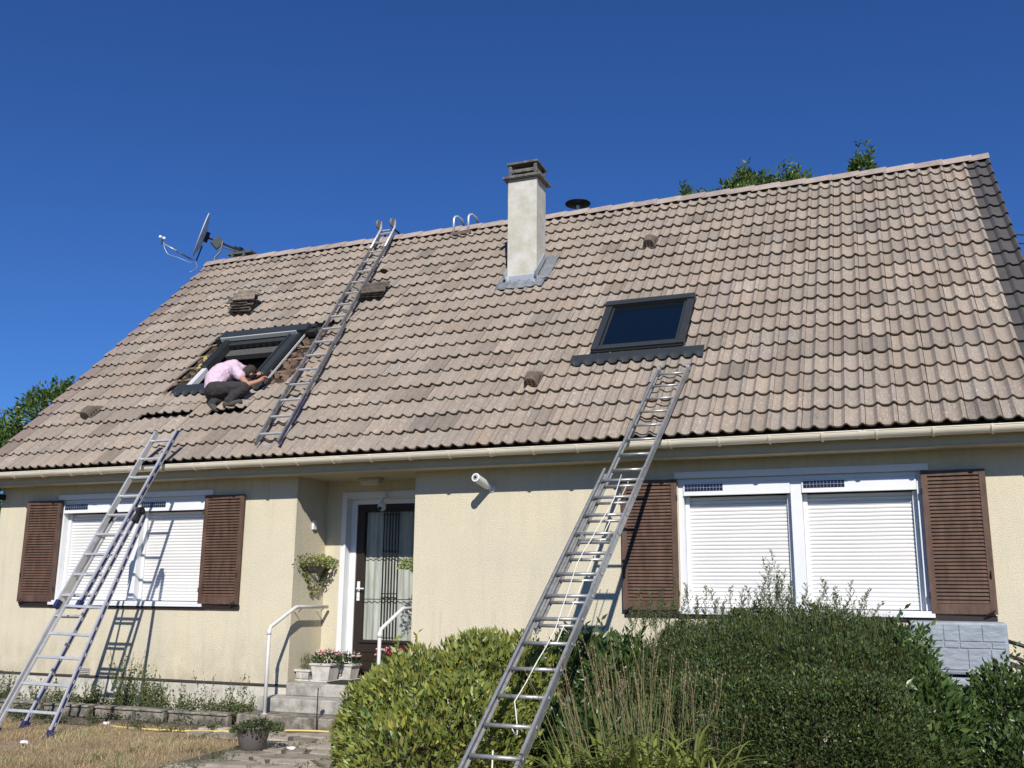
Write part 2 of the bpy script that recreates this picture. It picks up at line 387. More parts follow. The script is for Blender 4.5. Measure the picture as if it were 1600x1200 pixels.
# gable walls
for xa, xb in ((WX0, WX0+.25), (WX1-.25, WX1)):
    pts = [(.25, ZB), (HB-.25, ZB), (HB-.25, SOF+.1), (HB-.3, 3.3), (4.04, 7.35), (.05, 3.3), (.25, SOF+.1)]
    pts = [(.25, ZB), (HB-.25, ZB), (HB-.25, 3.35), (4.04, 7.45), (.25, 3.35)]
    n = len(pts)
    w.add([(xa, y, z) for y, z in pts]+[(xb, y, z) for y, z in pts], [tuple(range(n))[::-1], tuple(range(n, 2*n))]+[(k, (k+1) % n, n+(k+1) % n, n+k) for k in range(n)])
w.build('wall', M['wall'], H)
pl = MB(); pl.box(WX0+.01, RCX0, .012, .25, -.3, .374); pl.box(RCX1, WX1-.01, .012, .25, -.3, .374); pl.box(WX0+.01, WX1-.01, HB-.24, HB-.012, -.3, .374)
pl.box(WX0+.012, WX0+.24, .26, HB-.25, -.3, .374); pl.box(WX1-.24, WX1-.012, .26, HB-.25, -.3, .374)
pl.build('plinth', M['plinth'], H)
bd = MB(); bd.box(WX0, RCX0-.003, -.006, .26, .375, .398); bd.box(RCX1+.003, WX1, -.006, .26, .375, .398); bd.build('drip_band', mat('dark_drip_strip', (.05, .04, .035), .8), H)
sf = MB(); sf.box(RX0+.04, RX1+.26, -.30, 0, SOF, SOF+.02); sf.box(RCX0, RCX1, 0.001, RCD, SOF, SOF+.02); sf.build('soffit', M['soffit'], H)
fa = MB(); fa.box(RX0+.04, RX1+.26, -.33, -.302, SOF+.004, 3.06); fa.box(RX0+.04, RX1+.26, -.336, -.30, SOF-.012, SOF+.003); fa.build('fascia', M['soffit'], H, bevel=.003)
# gutter
GY, GZ, GR = -.435, 3.035, .068
def half_pipe(x0, x1, r, yc, zc, th, n=14):
    mb = MB(); ring = []
    for rr in (r, r-th):
        for k in range(n+1):
            a = pi+pi*k/n; ring.append((yc+rr*cos(a), zc+rr*sin(a)))
    A = ring[:n+1]; B = ring[n+1:][::-1]; poly = A+B; m_ = len(poly)
    vs = [(x0, y, z) for y, z in poly]+[(x1, y, z) for y, z in poly]
    fs = [(k, (k+1) % m_, m_+(k+1) % m_, m_+k) for k in range(m_)]
    fs += [(k, k+1, m_-2-k, m_-1-k) for k in range(n)]+[(m_+k, m_+m_-1-k, m_+m_-2-k, m_+k+1) for k in range(n)]
    mb.add(vs, fs); return mb
gm = MB()
for k in range(7):
    xa = RX0+.05+k*1.93; xb = min(xa+1.922, RX2-.05); q = half_pipe(xa, xb, GR, GY, GZ-.004*k*0, .004); gm.add(q.v, q.f)
    gm.tube([(xa, GY-GR+.002, GZ+.002), (xb, GY-GR+.002, GZ+.002)], .007, 8)
    q = half_pipe(xb-.04, xb+.03, GR+.004, GY, GZ, .004); gm.add(q.v, q.f)
GUT = gm.build('gutter', M['gutter'], H, smooth=False)
for k in range(27):
    x = -9.2+k*.5
    if x > 3.95: break
    q = half_pipe(x-.011, x+.011, GR+.012, GY, GZ, .006); q.box(x-.011, x+.011, GY+GR-.005, -.33, GZ-.05, GZ-.02)
    q.build('gutter_bracket', M['gutter'], GUT)

# roof tiles -------------------------------------------------
SKL = (-7.02, -5.66, 1.80, 3.02)       # open roof window: X range, slope range
SKR = (-0.91, 0.235, 1.73, 2.88)
CH = (-2.665, -2.205, 2.40, 2.80)     # chimney: X range, Y range
def tile_mesh(mb, tn, wn, k, j, x0, x1, R, ds=0.0, dh=0.0, tintv=None, rot=0.0, worn=0.0, s1clip=None, s0clip=None):
    s0 = (NC-j-0)*GA-GA+ds if False else (NC-1-j)*GA+ds
    s1 = s0+GA+.045
    if j == 0: s1 = min(s1, SLEN-.01)
    if s1clip: s1 = min(s1, s1clip)
    a0 = s0
    if s0clip: a0 = max(s0, s0clip)
    n = max(3, int(round((x1-x0)/TW*16)))
    hj = dh+R.uniform(-.003, .004); tilt = R.uniform(-.004, .004); sj = R.uniform(-.007, .007); rot = rot+R.uniform(-.006, .006)
    th = .024
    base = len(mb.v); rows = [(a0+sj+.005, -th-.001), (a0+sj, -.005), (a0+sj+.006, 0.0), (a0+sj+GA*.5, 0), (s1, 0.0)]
    L_ = GA+.045
    for ri, (s, dz) in enumerate(rows):
        for q in range(n+1):
            x = x0+.002+(x1-x0-.004)*q/n
            t = (s-s0)/L_
            h = prof(x)+hj+(tilt+.0035)*((q/n)-.5)*-2+dz-.040*t
            mb.v.append(tuple(RP(x+rot*(s-s0), s, h)))
    for ri in range(4):
        for q in range(n):
            a = base+ri*(n+1)+q; mb.f.append((a, a+1, a+n+2, a+n+1))
    # thin right/left side skirts
    for q in (0, n):
        b0 = len(mb.v); x = x0+.0015 if q == 0 else x1-.0015
        for s in (a0+sj, s1):
            t = (s-s0)/L_
            for dz in (0, -th):
                mb.v.append(tuple(RP(x+rot*(s-s0), s, prof(x)+hj+dz-.040*t)))
        mb.f.append((b0, b0+1, b0+3, b0+2) if q == 0 else (b0, b0+2, b0+3, b0+1))
    nv = len(mb.v)-base
    e_ = tuple(v*.62 for v in tintv)      # cut lower edge, darker than the tile face
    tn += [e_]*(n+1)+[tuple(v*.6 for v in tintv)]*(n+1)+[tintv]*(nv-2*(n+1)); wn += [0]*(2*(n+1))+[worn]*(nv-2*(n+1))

def build_roof():
    R = random.Random(5); mb = MB(); tn = []; wn = []
    for j in range(NC):
        s0 = (NC-1-j)*GA
        for k in range(NT):
            x0 = RX0+k*TW; x1 = x0+TW
            c = R.gauss(1.0, .075); warm = R.gauss(0, .014); worn = max(0, R.gauss(.05, .16)); ds = 0; dh = 0; rot = 0
            if R.random() < .05: c *= .78; worn = 0
            if R.random() < .09: worn = .9
            if 22 <= k <= 24 and j in (4, 5): c = .80
            if k in (22, 23) and j == 17: c = .72
            if k < 1: c *= .80; warm = -.02; worn = 0
            if 28 <= k <= 40: worn += .12
            if j >= 13 and 20 <= k <= 31: worn += .22
            tint = (c*(1+warm), c, c*(1-warm))
            if k == 0: tint = (c*.98, c*.92, c*.98)
            if 7 <= k <= 9 and j == 15: ds = .125; rot = .02
            if k in (11, 12) and j == 15: ds = .11; dh = .006
            # openings
            if 7 <= k <= 13 and 9 <= j <= 13: continue
            if 7 <= k <= 13 and j == 8: ds += .04
            if k == 6 and 9 <= j <= 13: rot = .01
            kw = {}
            segs = [(x0, x1, None, None)]; lo, hi = SKR[0]-.012, SKR[1]+.012; sb_, st_ = SKR[2]-.03, SKR[3]+.055
            if s0+GA > sb_ and s0 < st_ and x1 > lo and x0 < hi:
                segs = [q for q in ((x0, min(x1, lo), None, None), (max(x0, hi), x1, None, None)) if q[1]-q[0] > .012]
                ma, mb_ = max(x0, lo), min(x1, hi)
                if s0 < sb_: segs.append((ma, mb_, sb_, None))
                elif s0+GA > st_: segs.append((ma, mb_, None, st_))
            for (a, b, c1, c0) in segs:
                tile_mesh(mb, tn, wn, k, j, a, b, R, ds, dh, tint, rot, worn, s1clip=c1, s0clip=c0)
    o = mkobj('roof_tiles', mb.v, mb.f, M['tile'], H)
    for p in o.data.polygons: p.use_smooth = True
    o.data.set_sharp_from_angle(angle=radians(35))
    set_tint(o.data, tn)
    at = o.data.attributes.new('worn', 'FLOAT', 'POINT'); at.data.foreach_set('value', wn)
    return o
ROOF = build_roof()
# grey verge tiles on the right edge, with a rolled rim
def build_verge():
    R = random.Random(9); mb = MB(); tn = []
    sec = [(0, 0), (.085, 0), (.10, .012), (.115, .026), (.13, .030), (.145, .024), (.16, .010), (.175, .001), (.235, .0), (.25, .014), (.265, .034), (.28, .042), (.293, .036), (.30, .018), (.30, -.10)]
    for j in range(NC):
        s0 = (NC-1-j)*GA; s1 = min(s0+GA+.04, SLEN-.01); base = len(mb.v); c = R.uniform(.88, 1.1); n = len(sec)
        for s, dz in ((s0+.003, -.024), (s0, -.003), (s0+.006, 0), (s1, 0)):
            for x, h in sec: mb.v.append(tuple(RP(RX1+x, s, h+dz-.034*(s-s0)/GA+.004)))
        for r in range(3):
            for q in range(n-1):
                a = base+r*n+q; mb.f.append((a, a+1, a+n+1, a+n))
        tn += [c]*(len(mb.v)-base)
    o = mb.build('verge_tiles', M['darktile'], H, tint=tn)
    for p in o.data.polygons: p.use_smooth = True
    o.data.set_sharp_from_angle(angle=radians(35)); mb = MB(); tn = []
    for j in range(NC):   # left verge return
        s0 = (NC-1-j)*GA; s1 = s0+GA+.02; b = len(mb.v)
        for s in (s0, s1):
            for h in (.0, -.11): mb.v.append(tuple(RP(RX0-.001, s, h+.008-.03*(s-s0)/GA)))
        mb.f.append((b, b+1, b+3, b+2)); tn += [1.2]*4
    o = mb.build('verge_tiles', M['darktile'], H, tint=tn)
    for p in o.data.polygons: p.use_smooth = True
    o.data.set_sharp_from_angle(angle=radians(35))
build_verge()
# ridge caps
def build_ridge():
    R = random.Random(4); mb = MB(); tn = []
    L_ = .3767; y0, z0 = RIDGE.y, RIDGE.z
    sec = [(-.135, -.115), (-.125, -.085), (-.06, -.012), (-.035, .006), (.035, .006), (.06, -.012), (.125, -.085), (.135, -.115)]
    nn = 36
    for k in range(nn):
        xa = RX0+.0+k*L_-.0; xb = min(xa+L_+.045, RX2+.0); c = R.uniform(.85, 1.12); base = len(mb.v); n = len(sec); up = .030; dz = R.uniform(-.003, .003)
        if xa > RX2-.1: break
        for x, lift in ((xa, up), (xb, up+.0)):
            sc = 1.0 if x == xb else 1.0
            for y, z in sec: mb.v.append((x, y0+y, z0+z+.018+dz+(.020 if x == xb else 0)))
        for x, in ((xa,), (xb,)):
            for y, z in sec: mb.v.append((x, y0+y*.9, z0+z-.006+dz+(.020 if x == xb else 0)))
        for q in range(n-1):
            mb.f.append((base+q, base+q+1, base+n+q+1, base+n+q))
            mb.f.append((base+q, base+2*n+q, base+2*n+q+1, base+q+1)); mb.f.append((base+n+q, base+n+q+1, base+3*n+q+1, base+3*n+q))
        tn += [c]*(len(mb.v)-base)
    mb.build('ridge_tiles', M['ridge'], H, tint=tn)
build_ridge()
# scalloped dark filler under the ridge, tile underlay, rear slope, barge boards
ud = MB()
def slab_quads(x0, x1, s0, s1, h): ud.add([RP(x0, s0, h), RP(x1, s0, h), RP(x1, s1, h), RP(x0, s1, h)], [(0,1,2,3)])
HU = -.075
def grid_cut(hole_list):
    xs = sorted({RX0, RX2}|{h[0] for h in hole_list}|{h[1] for h in hole_list}); ss = sorted({.02, SLEN}|{h[2] for h in hole_list}|{h[3] for h in hole_list})
    for a, b in zip(xs, xs[1:]):
        for c, d in zip(ss, ss[1:]):
            mx, ms = (a+b)/2, (c+d)/2
            if any(h[0] < mx < h[1] and h[2] < ms < h[3] for h in hole_list): continue
            slab_quads(a, b, c, d, HU)
grid_cut([SKL])
ud.build('underlay', M['under'], H)
def rear():
    mb = MB(); R = random.Random(2); tn = []
    for j in range(NC):
        s0 = (NC-1-j)*GA; b = len(mb.v); n = NT*8
        for s, dz in ((s0, -.02), (s0, 0), (s0+GA+.02, -.034)):
            for q in range(n+1):
                x = RX0+(RX2-RX0)*q/n; p = RP(x, s, prof(x)+dz); mb.v.append((p.x, 2*RIDGE.y-p.y, p.z))
        for r in range(2):
            for q in range(n):
                a = b+r*(n+1)+q; mb.f.append((a+1, a, a+n+1, a+n+2))
        tn += [1.0]*(len(mb.v)-b)
    o = mkobj('rear_roof_tiles', mb.v, mb.f, M['tile'], H, smooth=False); set_tint(o.data, tn)
    at = o.data.attributes.new('worn', 'FLOAT', 'POINT'); at.data.foreach_set('value', [0.1]*len(tn))
rear()
bb = MB()
for x in (RX0+.012, RX2-.03):
    for sg in (1, -1):
        a = RP(x, .05, -.16); b = RP(x, SLEN, -.16)
        if sg < 0: a = Vector((a.x, 2*RIDGE.y-a.y, a.z)); b = Vector((b.x, 2*RIDGE.y-b.y, b.z))
        bb.beam(a, b, .022, .12)
bb.build('barge_board', M['soffit'], H)
af = MB(); af.box(WX0+.3, WX1-.3, .3, HB-.3, SOF+.03, SOF+.06); af.build('attic_floor', M['inside'], H)
# rafter / purlin ends at the left gable (seen dark under the eave)
rf = MB(); rf.box(RX0+.0, RX0+.12, -.30, -.004, 2.72, 2.80); rf.build('purlin_end', M['browndark'], H, bevel=.004)
# snow of small tile clips under the eave
cl = MB()
for x in (-8.3, -6.1, -4.0, -2.37, -1.62, .42, 2.02, 3.3):
    for d in (0, .06): p = RP(x+d, -.02, -.03); cl.box(p.x, p.x+.014, p.y-.02, p.y+.02, p.z-.09, p.z-.005)
cl.build('eave_clip', M['black'], H)

# windows ----------------------------------------------------
def window(win, side_l, split):
    x0, x1, z0, z1 = win
    fr = MB(); y0 = .02
    fr.box(x0, x0+.055, y0, .20, z0+.05, z1-.0); fr.box(x1-.055, x1, y0, .20, z0+.05, z1-.0)
    fr.box(split-.055, split+.055, y0-.004, .20, z0+.05, z1-.045)
    fr.box(x0+.055, x1-.055, y0, .14, z1-.045, z1)
    W_ = fr.build('window', M['white'], H, bevel=.003)
    sl = MB(); sl.box(x0-.02, x1+.02, -.045, .20, z0+.012, z0+.048); sl.box(x0-.02, x1+.02, -.045, -.03, z0-.012, z0+.0115); sl.build('sill', M['white'], W_, bevel=.003)
    rb = MB(); rb.box(x0-.01, x1+.03, -.022, .0, z0-.045, z0-.015); rb.build('sill_rail', M['browndark'], W_)
    ln = MB(); ln.box(x0-.03, x1+.06, -.028, .0, z1+.003, z1+.070); ln.build('lintel_trim', M['white'], W_, bevel=.002)
    units = ((x0+.055, split-.055), (split+.055, x1-.055))
    for a, b in units:
        hb = MB(); hb.box(a+.002, b-.002, .000, .19, z1-.165, z1-.048); hb.box(a+.002, b-.002, -.006, .02, z1-.182, z1-.1651)
        q = hb.build('shutter_box', M['white'], W_, bevel=.004)
        gl = MB(); n = 13; gx0, gx1 = a+.02, a+.02+.40*(1 if b-a > 1 else .95); gz0, gz1 = z1-.135, z1-.062
        gl.box(gx0, gx1, -.0025, .0, gz0, gz1); g_ = gl.build('solar_panel', M['solar'], q)
        gr = MB()
        for k in range(n): xx = gx0+(gx1-gx0)*k/(n-1); gr.box(xx-.0012, xx+.0012, -.0045, -.0027, gz0, gz1)
        gr.box(gx0, gx1, -.0047, -.0046, (gz0+gz1)/2-.0015, (gz0+gz1)/2+.0015); gr.build('panel_grid', M['zinc'], q)
        for (ga, gb) in ((a+.002, a+.045), (b-.045, b-.002)): gd = MB(); gd.box(ga, gb, .105, .17, z0+.05, z1-.184); gd.build('guide_rail', M['white'], W_, bevel=.002)
        # curtain of convex slats
        mb = MB(); zt = z1-.186; zz = z0+.055; ns = int(round((zt-zz)/.040)); sh = (zt-zz)/ns; N_ = 6
        for k in range(ns):
            zb = zz+k*sh; pr_ = [(.153, 0.0), (.1535, .06), (.146, .10), (.142, .3), (.1405, .5), (.142, .75), (.146, .92), (.153, .99)]
            bs = len(mb.v)
            for yy, t in pr_:
                mb.v.append((a+.045, yy, zb+t*sh)); mb.v.append((b-.045, yy, zb+t*sh))
            for r in range(len(pr_)-1): i = bs+2*r; mb.f.append((i, i+1, i+3, i+2))
        c_ = mb.build('roller_shutter', M['curtainslat'], W_)
        for p in c_.data.polygons: p.use_smooth = True
        c_.data.set_sharp_from_angle(angle=radians(40))
    bk = MB(); bk.box(x0+.05, x1-.05, .205, .245, z0+.05, z1-.05); bk.build('window_backing', M['anthdark'], W_)
window(WL, 0, -6.975); window(WR, 0, 1.482)

def leaf_shutter(x0, x1, hinge_side, tilt=0.0, worn=0):
    z0, z1 = 1.325, 2.685; st = .058
    ang = tilt; px = x1 if hinge_side > 0 else x0
    def T(x, y): # rotation about the hinge edge, out from the wall
        dx = x-px; return (px+dx*cos(ang)+(y+.012)*sin(ang)*(1 if dx < 0 else -1), -.012+(y+.012)*cos(ang)-abs(dx)*sin(ang))
    def tbox(mb, xa, xb, ya, yb, za, zb):
        vs = []
        for z in (za, zb):
            for x, y in ((xa, ya), (xb, ya), (xb, yb), (xa, yb)):
                q = T(x, y); vs.append((q[0], q[1], z))
        mb.add(vs, [(0,3,2,1),(4,5,6,7),(0,1,5,4),(1,2,6,5),(2,3,7,6),(3,0,4,7)])
    fr = MB(); tbox(fr, x0, x0+st, -.045, -.012, z0, z1); tbox(fr, x1-st, x1, -.045, -.012, z0, z1)
    tbox(fr, x0+st, x1-st, -.044, -.013, z1-.055, z1); tbox(fr, x0+st, x1-st, -.044, -.013, z0, z0+.095)
    S = fr.build('shutter', M['brownwood'], H, bevel=.0025)
    lv = MB(); n = 34; za, zb = z0+.10, z1-.06; p_ = (zb-za)/n
    for k in range(n):
        z = za+(k+.5)*p_; vs = []
        for x in (x0+st-.004, x1-st+.004):
            for (yy, zz) in ((-.0425, -p_*.52), (-.0425, -p_*.52+.006), (-.019, p_*.55), (-.015, p_*.55-.006)):
                q = T(x, yy); vs.append((q[0], q[1], z+zz))
        lv.add(vs, [(0,4,5,1),(1,5,6,2),(2,6,7,3),(3,7,4,0),(0,1,2,3),(4,7,6,5)])
    lv.build('louvre_slats', M['brownwood'], S)
    bk = MB(); tbox(bk, x0+st+.001, x1-st-.001, -.0125, -.0105, z0+.05, z1-.05); bk.build('shutter_back', M['browndark'], S)
    hd = MB()
    hx = x1 if hinge_side > 0 else x0
    ox = x0 if hinge_side > 0 else x1
    for z in (z0+.17, z1-.2): q = T(hx, -.03); hd.tube([(q[0], q[1]-.012, z-.03), (q[0], q[1]-.012, z+.03)], .009, 8)
    q = T(ox, -.048); hd.tube([(q[0]+(.03 if hinge_side > 0 else -.03), q[1]-.004, z0+.33), (q[0]+(.03 if hinge_side > 0 else -.03), q[1]-.02, z0+.36), (q[0]+(.03 if hinge_side > 0 else -.03), q[1]-.004, z0+.40)], .006, 6)
    q = T(ox+(.07 if hinge_side > 0 else -.07), -.05); hd.tube([(q[0]-.04, q[1]+.01, z0-.02), (q[0], q[1]-.02, z0+.01), (q[0]+.05, q[1]-.03, z0+.035)], .008, 6)
    hd.build('hinge', M['browndark'], S)
    rl = MB(); rl.box(x0+.01, x1-.005, -.03, .0, z0-.062, z0-.012); rl.build('lower_stay', M['browndark'], S)
leaf_shutter(-8.84, -8.245, 1, .04); leaf_shutter(-5.845, -5.226, -1, .035); leaf_shutter(-.335, .262, 1, .03); leaf_shutter(2.665, 3.235, -1, .03)

# door -------------------------------------------------------
TH = .47
df = MB(); df.box(DX0, DX0+.07, RCD-.012, RCD+.02, TH, 2.75); df.box(DX0+.07, DX1-.07, RCD-.012, RCD+.02, 2.68, 2.75); df.box(DX1-.07, DX1, RCD-.012, RCD+.02, TH, 2.75)
df.box(DX0+.04, DX0+.0699, RCD+.0201, .90, TH, 2.70); df.box(DX1-.0699, DX1-.04, RCD+.0201, .90, TH, 2.70); df.box(DX0+.07, DX1-.07, RCD+.0201, .90, 2.665, 2.6799)
# inner white jambs
df.box(DX0+.07, DX0+.155, .815, .90, TH, 2.664); df.box(DX1-.155, DX1-.07, .815, .90, TH, 2.664); df.box(DX0+.155, DX1-.155, .815, .90, 2.60, 2.664)
DF = df.build('door_frame', M['white'], H, bevel=.003)
DA, DB = DX0+.157, DX1-.157; gx0, gx1, gz0, gz1 = DA+.115, DB-.10, .90, 2.50
dd = MB(); Yd = .83
dd.box(DA, gx0, Yd, Yd+.05, TH+.03, 2.598); dd.box(gx1, DB, Yd, Yd+.05, TH+.03, 2.598); dd.box(gx0, gx1, Yd, Yd+.05, gz1, 2.598); dd.box(gx0, gx1, Yd, Yd+.05, TH+.03, gz0)
dd.box(gx0-.025, gx1+.025, Yd-.022, Yd-.001, gz0-.035, gz0-.003)
for k in range(3): dd.box(gx0, gx1, Yd-.008, Yd-.0005, TH+.07+k*.105, TH+.16+k*.105)
for a, b, c, d in ((gx0-.02, gx0-.002, gz0, gz1+.02), (gx1+.002, gx1+.02, gz0, gz1+.02), (gx0-.002, gx1+.002, gz1+.002, gz1+.02)): dd.box(a, b, Yd-.014, Yd-.0005, c, d)
D_ = dd.build('door', M['browndark'], H, bevel=.003)
cu = MB(); n = 60; bs = len(cu.v)
for q in range(n+1):
    x = gx0+(gx1-gx0)*q/n; y = Yd+.055+.012*sin(q*.9)+.006*sin(q*2.3)
    cu.v += [(x, y, gz0), (x, y, gz1)]
for q in range(n): i = 2*q; cu.f.append((i, i+2, i+3, i+1))
cu.build('curtain', M['curtain'], D_, smooth=True)
gp = MB(); gp.add([(gx0, Yd+.03, gz0), (gx1, Yd+.03, gz0), (gx1, Yd+.03, gz1), (gx0, Yd+.03, gz1)], [(0,1,2,3)])
mg = bpy.data.materials.new('door_glass'); mg.use_nodes = True; b_ = mg.node_tree.nodes['Principled BSDF']; b_.inputs['Roughness'].default_value = .04
tr_ = mg.node_tree.nodes.new('ShaderNodeBsdfTransparent'); tr_.inputs[0].default_value = (.8, .82, .8, 1); b_.inputs['Base Color'].default_value = (.05, .055, .05, 1)
mx_ = mg.node_tree.nodes.new('ShaderNodeMixShader'); mx_.inputs[0].default_value = .10; mg.node_tree.links.new(tr_.outputs[0], mx_.inputs[1]); mg.node_tree.links.new(b_.outputs[0], mx_.inputs[2]); mg.node_tree.links.new(mx_.outputs[0], mg.node_tree.nodes['Material Output'].inputs[0])
gp.build('glass_pane', mg, D_)
gr = MB()
for k in range(6): x = -3.70+k*.042; gr.box(x-.006, x+.006, Yd-.012, Yd+.0, gz0+.02, gz1-.01)
for z in (.93, 1.42, 1.47, 1.95, 2.0, 2.46): gr.box(-3.71, -3.48, Yd-.016, Yd-.0125, z-.006, z+.006)
for z in (1.40, 1.93): gr.box(gx0, gx1, Yd+.004, Yd+.010, z-.005, z+.005)
gr.build('door_grille', M['black'], D_)
hn = MB(); hn.box(DA+.035, DA+.075, Yd-.012, Yd-.001, 1.38, 1.62); hn.tube([(DA+.055, Yd-.012, 1.53), (DA+.055, Yd-.055, 1.53), (DA+.16, Yd-.06, 1.53)], .010, 8); hn.lathe((DA+.055, Yd-.013, 1.43), [(.014, 0), (.014, .008)], 12, Vector((0,-1,0)))
hn.build('handle', M['white'], D_, bevel=.003)
mt = MB(); mt.lathe((-3.72, .28, TH-.035), [(.33, 0), (.33, .012)], 28); q = mt.build('doormat', mat('dark_bristle', (.03, .028, .026), 1, bump=.6, bscale=150)); tag(q, 'dark round doormat lying before the brown front door', 'doormat'); recentre(q)

# steps ------------------------------------------------------
def step(name, x0, x1, y0, z0, z1, m, y1=RCD):
    mb = MB(); nx = 30; R = random.Random(int(z1*100))
    mb.box(x0, x1, y0, y1, z0, z1); o = mb.build(name, m, H, bevel=.012); return o
stp = step('step', RCX0+.05, RCX1-.0, -.10, .2885, .432, M['conc'], RCD+.0)
step('step', RCX0-.13, RCX1+.2, -.40, .136, .288, M['conc'], 0.0)
step('step', RCX0-.17, RCX1+.4, -.72, -.1, .1355, M['conclow'], -.002)
sb = MB(); sb.box(RCX0+.001, RCX1-.001, .0, RCD-.001, -.1, .2882); sb.box(DX0+.001, DX1-.001, RCD, 1.0, -.1, TH); sb.build('threshold', M['conc'], H)
# handrails
for xr, top in ((-4.36, .62), (-2.93, .5)):
    mb = MB(); r = .021
    P0 = (xr, -.60, .13); P1 = (xr, -.60, 1.05); P2 = (xr, -.575, 1.085); P3 = (xr, -.10, 1.295); P4 = (xr, -.06, 1.305); P5 = (xr, top, 1.30)
    mb.tube([P0, P1, P2, P3, P4, P5], r, 12); mb.lathe((xr, -.60, 1.0), [(r+.004, 0), (r+.004, .05)], 12); mb.lathe((xr, -.60, .13), [(.04, 0), (.04, .008)], 14)
    sx = -1 if xr < -4 else 1
    for yy in (.0, .5): mb.tube([(xr, yy+.04, 1.285), (xr+sx*.04, yy+.05, 1.25), (xr+sx*.118, yy+.06, 1.25)], .006, 6)
    mb.build('handrail', M['terracap'], H, smooth=True)
# air brick grille and small wall plate
vg = MB()
for k in range(4): z = .412+k*.022; vg.box(-7.67, -7.50, -.012, .0, z, z+.007)
vg.build('air_grille', M['zinc'], H)

# chimney ----------------------------------------------------
cx0, cx1, cy0, cy1 = CH
c = MB(); c.box(cx0, cx1, cy0, cy1, 5.2, 7.565); CHM = c.build('chimney', M['chimney'], H, bevel=.006)
c = MB(); c.box(cx0-.068, cx1+.068, cy0-.068, cy1+.068, 7.566, 7.602); c.box(cx0-.0, cx1+.0, cy0-.0, cy1+.0, 7.606, 7.64)
for x in (cx0+.03, cx1-.03):
    for y in (cy0+.03, cy1-.03): c.box(x-.025, x+.025, y-.022, y+.022, 7.6405, 7.800)
for (a, b, e, d) in ((cx0+.006, cx1-.006, cy0+.008, cy0+.03), (cx0+.006, cx1-.006, cy1-.03, cy1-.008)): c.box(a, b, e-.004, d, 7.672, 7.725)
for xx in (cx0+.002, cx1-.028): c.box(xx, xx+.026, cy0+.03, cy1-.03, 7.670, 7.723)
c.box(cx0-.018, cx1+.018, cy0-.018, cy1+.018, 7.801, 7.835); c.build('chimney_cap', M['cap'], CHM, bevel=.006)
c = MB(); c.box(cx0+.07, cx1-.07, cy0+.07, cy1-.07, 7.64, 7.70); c.build('flue', M['anthdark'], CHM)
def yz_s(y): return (y-EY)/cos(PT)
s_f = yz_s(cy0); s_b = yz_s(cy1)
fl = MB()
def sheet(mb, x0, x1, s0, s1, h, nx=14, ns=10, seed=1, follow=1.0, edge=.02):
    R = random.Random(seed); b = len(mb.v)
    for i in range(ns+1):
        for q in range(nx+1):
            x = x0+(x1-x0)*q/nx; s = s0+(s1-s0)*i/ns
            e = R.uniform(-edge, edge) if i in (0, ns) or q in (0, nx) else 0
            mb.v.append(tuple(RP(x+e*.5, s+e, h+max(prof(x)*follow-.012, -.004)+R.uniform(-.003, .003))))
    for i in range(ns):
        for q in range(nx): a = b+i*(nx+1)+q; mb.f.append((a, a+1, a+nx+2, a+nx+1))
sheet(fl, cx0-.14, cx1+.14, s_f-.24, s_f+.03, .018, 22, 5, 2, .8)
sheet(fl, cx0-.12, cx0+.01, s_f-.02, s_b+.12, .028, 8, 12, 3, .3); sheet(fl, cx1-.01, cx1+.20, s_f-.02, s_b+.14, .028, 10, 12, 4, .3)
fl.build('lead_flashing', M['lead'], CHM, smooth=True)
fl = MB(); zf = RP(0, s_f, 0).z
fl.box(cx0-.022, cx1+.022, cy0-.024, cy0-.001, zf-.02, zf+.085)
for xx in (cx0-.024, cx1+.001): 
    a = RP(xx+.011, s_f-.02, .10); b = RP(xx+.011, s_b+.02, .10); fl.beam(a, b, .022, .085)
for xx in (cx0+.06, cx1-.02): fl.tube([(xx, cy0-.02, zf+.0), (xx-.01, cy0-.06, zf-.045), (xx+.03, cy0-.085, zf-.075)], .014, 8)
fl.build('zinc_upstand', M['zinc'], CHM, bevel=.003)
# mushroom vent behind the ridge
mv = thing('roof_vent_cowl', 'black mushroom-shaped vent cowl on a short white pipe behind the ridge', 'vent cowl', (-2.16, 4.3, 7.42))
c = MB(); c.lathe((-2.16, 4.3, 7.3), [(.028, 0), (.028, .60)], 16); c.build('pipe', M['white'], mv, smooth=False)
c = MB(); c.lathe((-2.16, 4.3, 7.86), [(.215, 0), (.21, .012), (.12, .045), (.03, .06)], 32); c.lathe((-2.16, 4.3, 7.835), [(.05, 0), (.20, .022)], 32); c.build('cowl', M['black'], mv)

# roof windows -----------------------------------------------
def rbox(mb, x0, x1, s0, s1, h0, h1): mb.obox(RP((x0+x1)/2, (s0+s1)/2, (h0+h1)/2), XA, RDIR, RNRM, (x1-x0)/2, (s1-s0)/2, (h1-h0)/2)
def apron(mb, x0, x1, s0, s1, seed):
    b = len(mb.v); nx = int((x1-x0)/.012); ns = 7
    for i in range(ns+1):
        for q in range(nx+1):
            x = x0+(x1-x0)*q/nx; t = i/ns; s = s0+(s1-s0)*t; k = min(1, t/.40)
            mb.v.append(tuple(RP(x, s+.012*(prof(x)/.037-.5)*(1-k), (.014+prof(x)*.8)*(1-k)+.043*k)))
    for i in range(ns):
        for q in range(nx): a = b+i*(nx+1)+q; mb.f.append((a, a+1, a+nx+2, a+nx+1))
x0, x1, s0, s1 = SKR
sk = MB(); fw = .085
rbox(sk, x0, x0+fw, s0+.03, s1-.06, -.07, .075); rbox(sk, x1-fw, x1, s0+.03, s1-.06, -.07, .075)
rbox(sk, x0-.01, x1+.01, s1-.058, s1+.05, -.07, .10); rbox(sk, x0+fw+.002, x1-fw-.002, s0+.035, s0+.115, -.07, .070)
